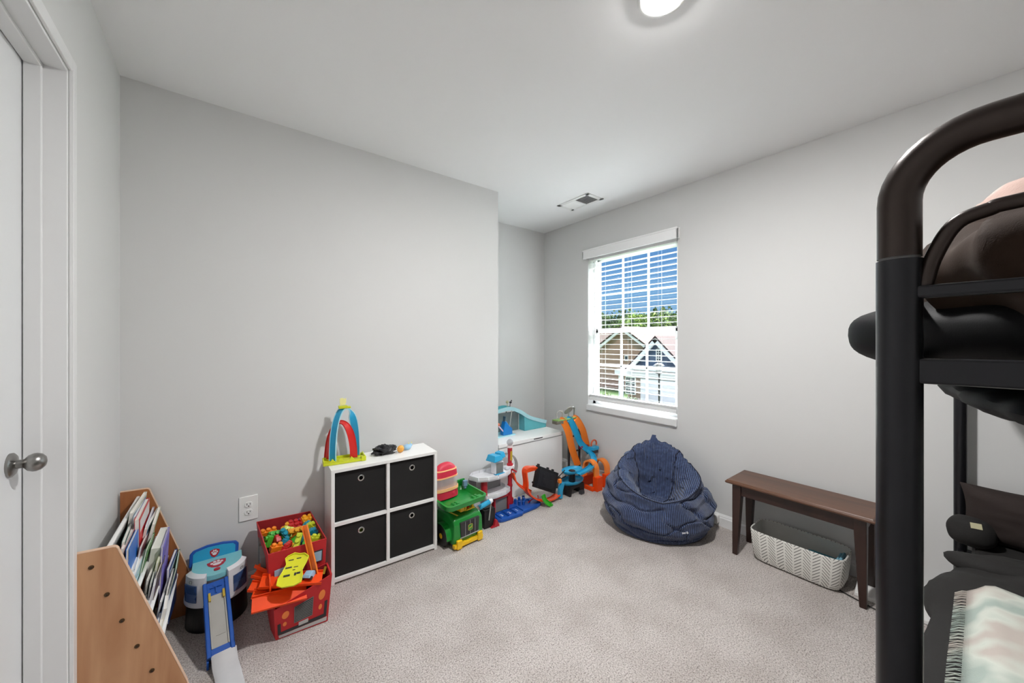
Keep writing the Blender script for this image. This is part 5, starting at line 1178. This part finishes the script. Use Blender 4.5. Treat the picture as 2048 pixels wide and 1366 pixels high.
# spiral: blue chute curving into two stacked bowls
SC = Vector((2.275,2.120,0))
cb = [(2.545,2.19,.290),(2.550,2.130,.250),(2.50,2.070,.215),(2.42,2.045,.195),(2.34,2.035,.185),(2.26,2.03,.180)]
lane('blue_chute',cb,.050,'track_blue',.016,24,(0,0,1))
for s_ in (-.025,.025): pass
def bowl(z, r, nm):
    b = MB(); b.lathe([(.030,z+.004),(r-.022,z),(r-.004,z+.012),(r,z+.026),(r-.004,z+.026),(r-.010,z+.014),(r-.026,z+.006),(.030,z+.010)], (SC.x,SC.y,0), n=44, sc=(1.0,.62)); b.build(nm,'track_blue',hw,smooth=True,world=True)
bowl(.172,.105,'spiral_bowl'); bowl(.085,.120,'spiral_bowl')
MB().cyl((SC.x,SC.y,.06),(SC.x,SC.y,.185),.028,n=20).build('spiral_core','toy_black',hw,smooth=True,world=True)
b = MB(); b.prism([(2.185,.0),(2.205,.0),(2.215,.055),(2.30,.060),(2.325,.0),(2.365,.0),(2.360,.085),(2.19,.085)], 2.06,2.16); b.build('spiral_base','toy_black',hw,world=True,bev=.004)
for (x,y) in ((2.315,2.05),(2.19,2.14)): MB().box((x-.02,y-.015,0),(x+.025,y+.015,.03)).build('foot',solid((60,60,64)),hw,world=True,bev=.006)
# support scaffold under the lanes
b = MB()
for x in (2.42,2.56): b.box((x-.008,2.286,0),(x+.008,2.300,.54))
for z in (.12,.26,.40): b.box((2.41,2.288,z),(2.57,2.298,z+.012))
b.build('scaffold','print_dark',hw,world=True)
MB().box((2.50,2.215,.300),(2.60,2.245,.325)).build('junction',solid((150,30,60)),hw,world=True,bev=.003)
# top platform, ring sign
MB().prism([(2.245,2.33),(2.262,2.27),(2.36,2.262),(2.50,2.27),(2.51,2.32),(2.40,2.335)], .572,.582,'xy').build('green_platform',solid((132,170,92)),hw,world=True,bev=.003)
MB().box((2.245,2.27,.545),(2.33,2.33,.571)).build('platform_box',solid((110,104,90)),hw,world=True,bev=.003)
for x in (2.345,2.425,2.505): MB().cyl((x,2.30,.58),(x,2.30,.655),.006,n=10).build('gantry_post','toy_grey',hw,world=True,smooth=True)
b = MB(); b.tube(bez([(2.275,2.30,.60),(2.275,2.30,.64),(2.31,2.30,.655),(2.345,2.30,.64)],12),.006,8); b.build('start_hook','toy_grey',hw,smooth=True,world=True)
b = MB(); b.tube(bez([(2.50,2.30,.585),(2.502,2.30,.655),(2.475,2.30,.672),(2.445,2.30,.662)],14),.011,8); b.build('crane_arm',solid((140,140,138)),hw,smooth=True,world=True)
b = MB(); b.X = Matrix.Translation((2.405,2.285,.652)) @ Matrix.Rotation(-.9,4,'X'); b.lathe([(.026,-.004),(.044,-.004),(.046,0),(.044,.005),(.026,.005),(.024,0)], n=30); rs = b.build('ring_sign','toy_grey',hw,smooth=True,world=True)
b = MB(); b.X = Matrix.Translation((2.405,2.285,.652)) @ Matrix.Rotation(-.9,4,'X'); b.prism([(-.022,-.004),(.008,-.010),(.022,.004),(.016,.010),(.0,.004),(-.012,.012)], .001,.004,'xy'); b.cyl((0,0,-.002),(0,0,.002),.028,n=24); b.build('sign_flame',solid((214,120,90)),rs,world=True)
# orange loops
def loop_(cx, y0_, y1_, zt, m_, w_, nm):
    b = MB(); P = []; r = (y1_-y0_)/2; yc = (y0_+y1_)/2; zs = zt-r
    P = [(cx,y1_,.03),(cx,y1_,zs*.6)]+[(cx,yc+r*cos(a_),zs+r*sin(a_)) for a_ in [pi*k/18 for k in range(19)]]+[(cx,y0_,zs*.6),(cx,y0_,.03)]
    U = [(0,-1,0)]*2+[(0,-cos(a_),-sin(a_)) for a_ in [pi*k/18 for k in range(19)]]+[(0,1,0)]*2
    b.sweep(P, track_prof(w_,.014,.004), ups=U); return b.build(nm, m_, hw, world=True)
loop_(2.475,2.015,2.155,.245,'toy_orange_light',.052,'orange_loop'); loop_(2.605,2.005,2.150,.232,'toy_orange_light',.060,'orange_loop')
MB().box((2.445,1.990,.0),(2.515,2.040,.118)).build('loop_base','toy_orange',hw,world=True,bev=.004); MB().box((2.565,1.985,.0),(2.640,2.035,.118)).build('loop_base','toy_orange',hw,world=True,bev=.004)
MB().box((2.42,2.02,.0),(2.45,2.20,.030)).build('loop_base','toy_orange',hw,world=True,bev=.004); MB().box((2.44,2.14,.0),(2.65,2.17,.09)).build('loop_base','deep_orange',hw,world=True,bev=.004)
MB().cyl((2.54,2.05,.15),(2.62,2.04,.12),.006,n=8).build('clear_link','soft_clear',hw,world=True)
MB().box((2.575,2.14,.262),(2.645,2.19,.290)).build('loop_motor',solid((50,50,54)),hw,world=True,bev=.004); MB().box((2.57,2.135,.290),(2.65,2.195,.318)).build('blue_junction','track_blue',hw,world=True,bev=.004)
b = MB(); b.tube(arc((2.612,2.165,.340),.036,radians(-20),radians(200),16),.0075,8); b.build('mini_loop',solid((206,96,60)),hw,smooth=True,world=True)

# --- things on the chest ------------------------------------------------------------------
ps = thing('ramp_playset','translucent teal toy slide ramp standing on the white toy chest','toy playset',(2.05,2.60,.455))
mat('clear_teal',(96,186,196),.2,alpha=.8); mat('clear_teal_pale',(176,222,230),.25,alpha=.85); mat('smoky_teal',(90,120,122),.3,alpha=.55)
YS = 2.60
P = bez([(1.72,YS,.640),(1.86,YS,.668),(1.96,YS,.672),(2.06,YS,.635),(2.16,YS,.575),(2.28,YS,.530),(2.385,YS,.500)],30)
b = MB(); b.sweep(P,[(-.045,-.002),(.045,-.002),(.045,.022),(.042,.022),(.042,.002),(-.042,.002),(-.042,.022),(-.045,.022)]); b.build('slide','clear_teal',ps,world=True,smooth=True)
b = MB(); b.sweep([Vector((p.x,YS-.046,p.z)) for p in P],[(-.003,-.010),(.003,-.010),(.003,.022),(-.003,.022)]); b.build('slide_edge','clear_teal_pale',ps,world=True,smooth=True)
b = MB(); poly = [(p.x,p.z-.004) for p in P if 2.10 < p.x < 2.39]+[(2.385,.456),(2.12,.456)]; b.prism(poly, YS-.043,YS+.04); b.build('slide_foot','clear_teal',ps,world=True)
b = MB(); b.box((1.70,YS+.035,.456),(2.11,YS+.040,.63)); b.build('back_panel','smoky_teal',ps,world=True)
MB().box((1.70,YS-.10,.456),(1.97,YS+.04,.464)).build('base_plate','pale_blue_edge',ps,world=True)
b = MB(); b.cyl((1.905,YS-.052,.655),(1.905,YS-.048,.655),.006,n=12); b.build('peg','print_dark',ps,world=True)
t = thing('blue_toy_bin','bright blue toy scoop with a grey arm under the teal ramp','toy',(1.90,2.535,.464))
b = MB(); b.prism([(-.055,0),(.045,0),(.045,.050),(.010,.078),(-.020,.120),(-.035,.120),(-.055,.03)], -.025,.025); b.build('scoop',solid((20,120,196)),t,bev=.006); MB().cyl((.03,0,.06),(.055,0,.20),.0045,n=8).build('arm','toy_grey',t); MB().cyl((-.03,0,.115),(-.025,0,.16),.012,n=10).build('hopper',solid((40,70,90)),t)
t = thing('toy_flower','tiny cream and dark toy figure pair perched on top of the teal ramp','toy figure',(1.955,2.585,.676))
b = MB(); b.cyl((-.012,0,0),(-.012,0,.05),.003,n=6); b.sph((-.012,0,.058),.014,12,8); b.build('cream_figure',solid((190,186,150)),t,smooth=True); b = MB(); b.cyl((.016,0,0),(.020,0,.045),.003,n=6); b.sph((.024,0,.052),.010,12,8,(1.3,1,1)); b.sph((.034,0,.066),.006,10,6); b.build('dark_figure','print_dark',t,smooth=True)
t = thing('pink_toy_rod','slim pink and white toy piece leaning against the blue scoop','toy',(1.83,2.52,.464)); b = MB(); b.cyl((-.03,0,.09),(.05,0,.004),.006,n=8); b.build('rod',solid((226,190,214)),t,smooth=True); MB().sph((-.03,0,.10),.014,12,8).build('rod_tip',solid((226,120,90)),t,smooth=True)
t = thing('toy_blossom','small pale pink toy blossom tower just showing past the wall corner above the chest','toy',(1.845,2.66,.67))
b = MB(); b.cyl((0,0,-.21),(0,0,.09),.004,n=6); 
for k in range(9): a_ = k*2.4; b.sph((.016*cos(a_),.016*sin(a_),.05+.012*k),.011,10,6)
b.build('blossom',solid((222,206,206)),t,smooth=True)
# ================================================================ outside
mat('lawn',(58,80,32),.95,var=.3,vs=3); mat('concrete',(130,127,120),.9,var=.05,vs=2); mat('asphalt',(60,60,62),.95,var=.06,vs=4)
mat('house_navy',(62,84,112),.8,var=.04); mat('house_white',(238,238,236),.6,var=.01); mat('garage_white',(240,240,242),.5,var=.01)
m = mat('house_brick',(150,128,112),.9,var=.25,vs=9); mat('window_dark',(52,60,68),.15); mat('lamp_black',(28,28,30),.4,.5)
def siding(name, c, pitch):
    m = mat(name, c, .8, var=.03, vs=1); n = m.node_tree.nodes; l = m.node_tree.links; t = n['Texture Coordinate']; s_ = n.new('ShaderNodeSeparateXYZ'); l.new(t.outputs['Object'], s_.inputs[0])
    a = n.new('ShaderNodeMath'); a.operation = 'MULTIPLY'; a.inputs[1].default_value = 1/pitch; f_ = n.new('ShaderNodeMath'); f_.operation = 'FRACT'; l.new(s_.outputs['Z'], a.inputs[0]); l.new(a.outputs[0], f_.inputs[0])
    bp = n.new('ShaderNodeBump'); bp.inputs['Strength'].default_value = 1; bp.inputs['Distance'].default_value = .02; l.new(f_.outputs[0], bp.inputs['Height']); l.new(bp.outputs[0], n['Principled BSDF'].inputs['Normal'])
siding('tan_siding',(176,140,124),.15); siding('navy_siding',(66,86,116),.15)
m = mat('roof_shingle',(64,48,46),.95,var=.25,vs=14); mat('roof_shingle_brown',(74,56,48),.95,var=.2,vs=14)
mat('leaf_dark',(44,66,30),.9,var=.45,vs=2); mat('leaf_mid',(74,98,38),.9,var=.4,vs=2); mat('leaf_light',(112,134,50),.9,var=.35,vs=2); mat('bark',(92,76,60),.9)
GZ = -2.9
tag(MB().box((2.9,-30,GZ-.2),(120,90,GZ)).build('ground','lawn'),None,None,None,'structure')
def top(o, lb, ct, gp=None): return tag(o, lb, ct, gp)
o = MB().box((11.0,-30,GZ),(17.0,90,GZ+.02)).build('street','asphalt'); o['kind'] = 'structure'
o = MB().prism([(17.0,4.5),(20.85,6.2),(20.85,13.6),(17.0,15.0)], GZ,GZ+.03,'xy').build('driveway','concrete'); o['kind'] = 'structure'
HX = 20.9
nh = thing('house','navy blue gabled house with white trim and a white garage door across the street','house',(HX,10.0,GZ))
pk = (12.266, 1.488); el = (14.219, -0.444); half = el[0]-pk[0]; er = (pk[0]-half, el[1])
b = MB(); b.prism([(el[0],el[1]),(er[0],er[1]),pk], HX,HX+5,'yz'); b.build('gable_wall','navy_siding',nh,world=True)
ov = .45
def rake(a, c, w_=.24):
    a = Vector((0,)+tuple(a)); c = Vector((0,)+tuple(c)); d = (c-a).normalized(); a = a-d*ov; nz_ = Vector((0,-d.z,d.y)); nz_ = nz_ if nz_.z > 0 else -nz_
    b = MB(); pts = [a, c, c-nz_*w_, a-nz_*w_]; b.prism([(p.y,p.z) for p in pts], HX-.42,HX-.30,'yz'); return b
rake(el,pk).build('rake_board','house_white',nh,world=True); rake(er,pk).build('rake_board','house_white',nh,world=True)
for s_, e_ in ((1,el),(-1,er)):
    b = MB(); d = Vector((0,e_[0]-pk[0],e_[1]-pk[1])).normalized(); P_ = Vector((0,)+tuple(pk)); E_ = Vector((0,)+tuple(e_))+d*ov; up_ = Vector((0,0,.14)); 
    b.prism([(p.y,p.z) for p in (P_+Vector((0,0,.02)),E_+Vector((0,0,.02)),E_+up_,P_+up_)], HX-.40,HX+5.4,'yz'); b.build('roof_slope','roof_shingle',nh,world=True)
z1 = el[1]; zb = (14.219, -1.005)[1]
b = MB(); b.box((HX-.30,er[0]-.4,z1-.10),(HX+.05,el[0]+.5,z1+.06)); b.build('eave_trim','house_white',nh,world=True)
b = MB()
for k in range(3): b.box((HX-.22+k*.05,er[0]-.3,z1-.14-.16*(k+1)),(HX+.05,el[0]+.3,z1-.14-.16*k-.02))
b.build('frieze_boards','house_white',nh,world=True)
b = MB(); b.box((HX,er[0]-.3,GZ),(HX+5,el[0]+.25,z1)); b.build('brick_wall','house_brick',nh,world=True)
g0 = (20.9, 13.478, -1.111); g1 = g0[1]-4.9; gt = g0[2]; b = MB(); b.box((HX-.06,g1,GZ+.02),(HX+.02,g0[1],gt)); gd = b.build('garage_door','garage_white',nh,world=True)
b = MB()
for k in range(1,4): z = GZ+(gt-GZ)*k/4; b.box((HX-.065,g1,z-.012),(HX-.055,g0[1],z+.012))
b.build('panel_groove','print_silver',gd,world=True)
w0 = (20.9, 12.4, 0.807); w1 = (20.9, 12.035, 0.047); b = MB(); b.box((HX-.08,w1[1],w1[2]),(HX+.02,w0[1],w0[2])); wf = b.build('window_frame','house_white',nh,world=True)
b = MB(); dy = (w0[1]-w1[1]); dz = (w0[2]-w1[2])
for i in range(2):
    for j in range(4): b.box((HX-.09,w1[1]+dy*(.16+.36*i),w1[2]+dz*(.08+.22*j)),(HX-.075,w1[1]+dy*(.16+.36*i+.28),w1[2]+dz*(.08+.22*j+.16)))
b.build('window_panes','window_dark',wf,world=True)
# porch window and post at the left of the garage
p0 = (20.9, 14.603, -1.034); p1 = (20.9, 13.844, -2.216); b = MB(); b.box((HX-.06,p1[1],p1[2]),(HX+.02,p0[1],p0[2])); wf = b.build('window_frame','house_white',nh,world=True)
b = MB()
for i in range(2):
    for j in range(3): yy = p1[1]+(p0[1]-p1[1])*(.08+.46*i); zz = p1[2]+(p0[2]-p1[2])*(.06+.31*j); b.box((HX-.075,yy,zz),(HX-.055,yy+(p0[1]-p1[1])*.38,zz+(p0[2]-p1[2])*.25))
b.build('window_panes','window_dark',wf,world=True)
pp = (20.0, 14.351, -0.736); b = MB(); b.box((HX-1.0,pp[1]-.12,GZ),(HX-.76,pp[1]+.12,z1-.1)); b.build('porch_post','house_white',nh,world=True); b = MB(); b.box((HX-1.1,el[0]-.2,z1-.45),(HX,pp[1]+.35,z1-.1)); b.build('porch_beam','house_white',nh,world=True)
# tan house behind
TX = 27.0; th = thing('house','tan-sided gabled house with white rakes standing behind the navy house','house',(TX,22,GZ))
tp = (27.0, 19.016, 2.486)[1:]; te = (27.0, 16.906, 1.067)[1:]; sl_ = (te[1]-tp[1])/(te[0]-tp[0]); wl_ = 7.0
pl_ = (tp[0]+wl_, tp[1]+sl_*-wl_*-1 if False else tp[1]-abs(sl_)*wl_); pr_2 = (tp[0]-wl_, tp[1]-abs(sl_)*wl_)
b = MB(); b.prism([(pl_[0],GZ),(pr_2[0],GZ),pr_2,tp,pl_], TX,TX+8,'yz'); b.build('gable_wall','tan_siding',th,world=True)
for e_ in (pl_,pr_2):
    a = Vector((0,)+tuple(e_)); c = Vector((0,)+tuple(tp)); d = (c-a).normalized(); n__ = Vector((0,-d.z,d.y)); n__ = n__ if n__.z > 0 else -n__; a = a-d*.6
    b = MB(); b.prism([(p.y,p.z) for p in (a,c,c-n__*.22,a-n__*.22)], TX-.45,TX-.30,'yz'); b.build('rake_board','house_white',th,world=True)
    b = MB(); b.prism([(p.y,p.z) for p in (a,c,c+n__*.12,a+n__*.12)], TX-.5,TX+8.4,'yz'); b.build('roof_slope','roof_shingle_brown',th,world=True)
q0 = (27.0, 18.966, 0.06); q1 = (27.0, 18.615, -0.401); b = MB(); b.box((TX-.06,q1[1],q1[2]),(TX+.02,q0[1],q0[2])); wf = b.build('window_frame','house_white',th,world=True); b = MB(); b.box((TX-.08,q1[1]+.06,q1[2]+.06),(TX-.055,q0[1]-.06,q0[2]-.06)); b.build('window_panes','window_dark',wf,world=True)
# brown roofed house to the left
LX = 37.0; lh = thing('house','brown-roofed house at the far left of the window view','house',(LX,34,GZ)); c_ = (37.0, 29.294, 1.712)
b = MB(); b.box((LX,c_[1]-3,GZ),(LX+8,c_[1]+9,c_[2]-2.0)); b.build('side_wall','tan_siding',lh,world=True); b = MB(); b.prism([(LX-.6,c_[2]-2.1),(LX+8.6,c_[2]-2.1),(LX+4,c_[2]+.9)], c_[1]-3.4,c_[1]+9.4); b.build('roof_slope','roof_shingle_brown',lh,world=True)
# street lamp
LXp = 10.2; a_ = (10.2, 5.97, 0.489); sl = thing('street_lamp','black lantern street lamp on a thin pole in front of the white garage door','street lamp',(LXp,a_[1],GZ))
zt = (10.2, 5.97, 0.61)[2]; zl0 = (10.2, 5.97, 0.294)[2]; x, y = LXp, a_[1]
b = MB(); b.cyl((x,y,GZ),(x,y,zl0),.035,.028,12); b.cyl((x,y,GZ),(x,y,GZ+.5),.07,.05,12); b.build('pole','lamp_black',sl,world=True,smooth=True)
b = MB(); b.lathe([(.04,zl0),(.10,zl0+.02),(.10,zl0+.035),(.02,zl0+.04)], (x,y,0), n=12); b.lathe([(.16,zt-.06),(.12,zt-.02),(.03,zt+.02),(.02,zt+.07),(.001,zt+.08)], (x,y,0), n=12); b.build('lantern_cap','lamp_black',sl,world=True)
b = MB(); b.lathe([(.08,zl0+.035),(.13,zt-.06)], (x,y,0), n=8); b.build('lantern_glass','smoke_clear',sl,world=True)
# shrubs and trees
def foliage(b, c, r, seed, nleaf, leaf, sq=(1,1,1)):
    rr = random.Random(seed)
    for k in range(nleaf):
        th_ = rr.uniform(0,2*pi); ph_ = math.acos(rr.uniform(-1,1)); q = Vector((sin(ph_)*cos(th_),sin(ph_)*sin(th_),cos(ph_))); R_ = r*(1+.35*noise.noise(q*2.2+Vector((seed,0,0))))*rr.uniform(.72,1.04)
        p = Vector(c)+Vector((q.x*R_*sq[0],q.y*R_*sq[1],q.z*R_*sq[2])); s_ = leaf*rr.uniform(.6,1.3); e_ = Euler((rr.uniform(0,6),rr.uniform(0,6),rr.uniform(0,6))).to_matrix()
        b.mi = rr.randrange(3); V_ = [b.v(p+e_ @ Vector(o_)*s_) for o_ in ((-.5,0,0),(0,-.32,.1),(.5,0,0),(0,.32,.1))]; b.f(V_)
def tree(c, r, seed, lb, mats_, sq=(1,1,1)):
    zc = c[2]-r*sq[2]*.95; t = thing('tree', lb, 'tree', (c[0],c[1],GZ), 0, 'trees behind the houses')
    b = MB(); b.cyl((c[0],c[1],GZ),(c[0],c[1],zc),.30,.14,10); b.build('trunk','bark',t,world=True,smooth=True)
    b = MB(); 
    for q in range(5): rr = random.Random(seed*7+q); foliage(b,(c[0]+rr.uniform(-.4,.4)*r,c[1]+rr.uniform(-.5,.5)*r*sq[1],zc+rr.uniform(-.35,.25)*r*sq[2]),r*.72,seed*11+q,900,.50,sq)
    b.build('crown',mats_,t,world=True)
D3, M3, L3 = ['leaf_dark','leaf_dark','leaf_mid'], ['leaf_mid','leaf_dark','leaf_light'], ['leaf_light','leaf_mid','leaf_light']
for k,(c,r,mm,lb) in enumerate([((48.0, 38.923, 5.981),3.5,D3,'dark tree at the left edge of the window view'),((56.0, 39.969, 5.705),3.8,M3,'mid green tree behind the left and middle panes'),((64.0, 40.397, 6.838),4.2,L3,'bright green tree in the middle pane'),((50.0, 28.327, 6.075),3.9,M3,'tallest tree above the navy gable'),((58.0, 29.603, 6.367),4.2,L3,'bright yellow-green tree at the right edge of the window view')]): tree(c,r,k+3,lb,mm)
t = thing('hedge_row','dark continuous woodland far behind the houses','trees',(60,30,GZ),0,None,'stuff'); b = MB()
for k, c in enumerate([(84, 77.0, 8.8), (84, 73.0, 7.8), (84, 69.2, 9.2), (84, 65.6, 8.2), (84, 62.2, 7.3), (84, 59.0, 8.6), (84, 55.9, 7.7), (84, 53.0, 6.9), (84, 50.2, 8.1), (84, 47.6, 7.2), (84, 45.1, 6.5), (84, 42.6, 7.6), (84, 40.3, 6.8), (84, 38.1, 6.2)]): foliage(b,(c[0],c[1],c[2]-5.6),6.2,60+k,1300,.9,(1,1,1.0))
b.build('woodland',D3,t,world=True)
for k,(c,r,lb) in enumerate([((19.6, 15.191, -2.124),.42,'rounded green shrub in front of the tan house'),((17.2, 12.641, -1.913),.36,'low green shrub near the porch post'),((19.6, 13.334, -2.102),.40,'yellow-green shrub under the porch window')]):
    t = thing('shrub',lb,'shrub',(c[0],c[1],GZ),0,'shrubs in front of the houses'); b = MB(); foliage(b,(c[0],c[1],GZ+r*.8),r,90+k,900,.14); b.build('foliage',[L3,M3,L3][k],t,world=True); b = MB(); b.cyl((c[0],c[1],GZ),(c[0],c[1],GZ+r),.04,n=6); b.build('stem','bark',t,world=True)
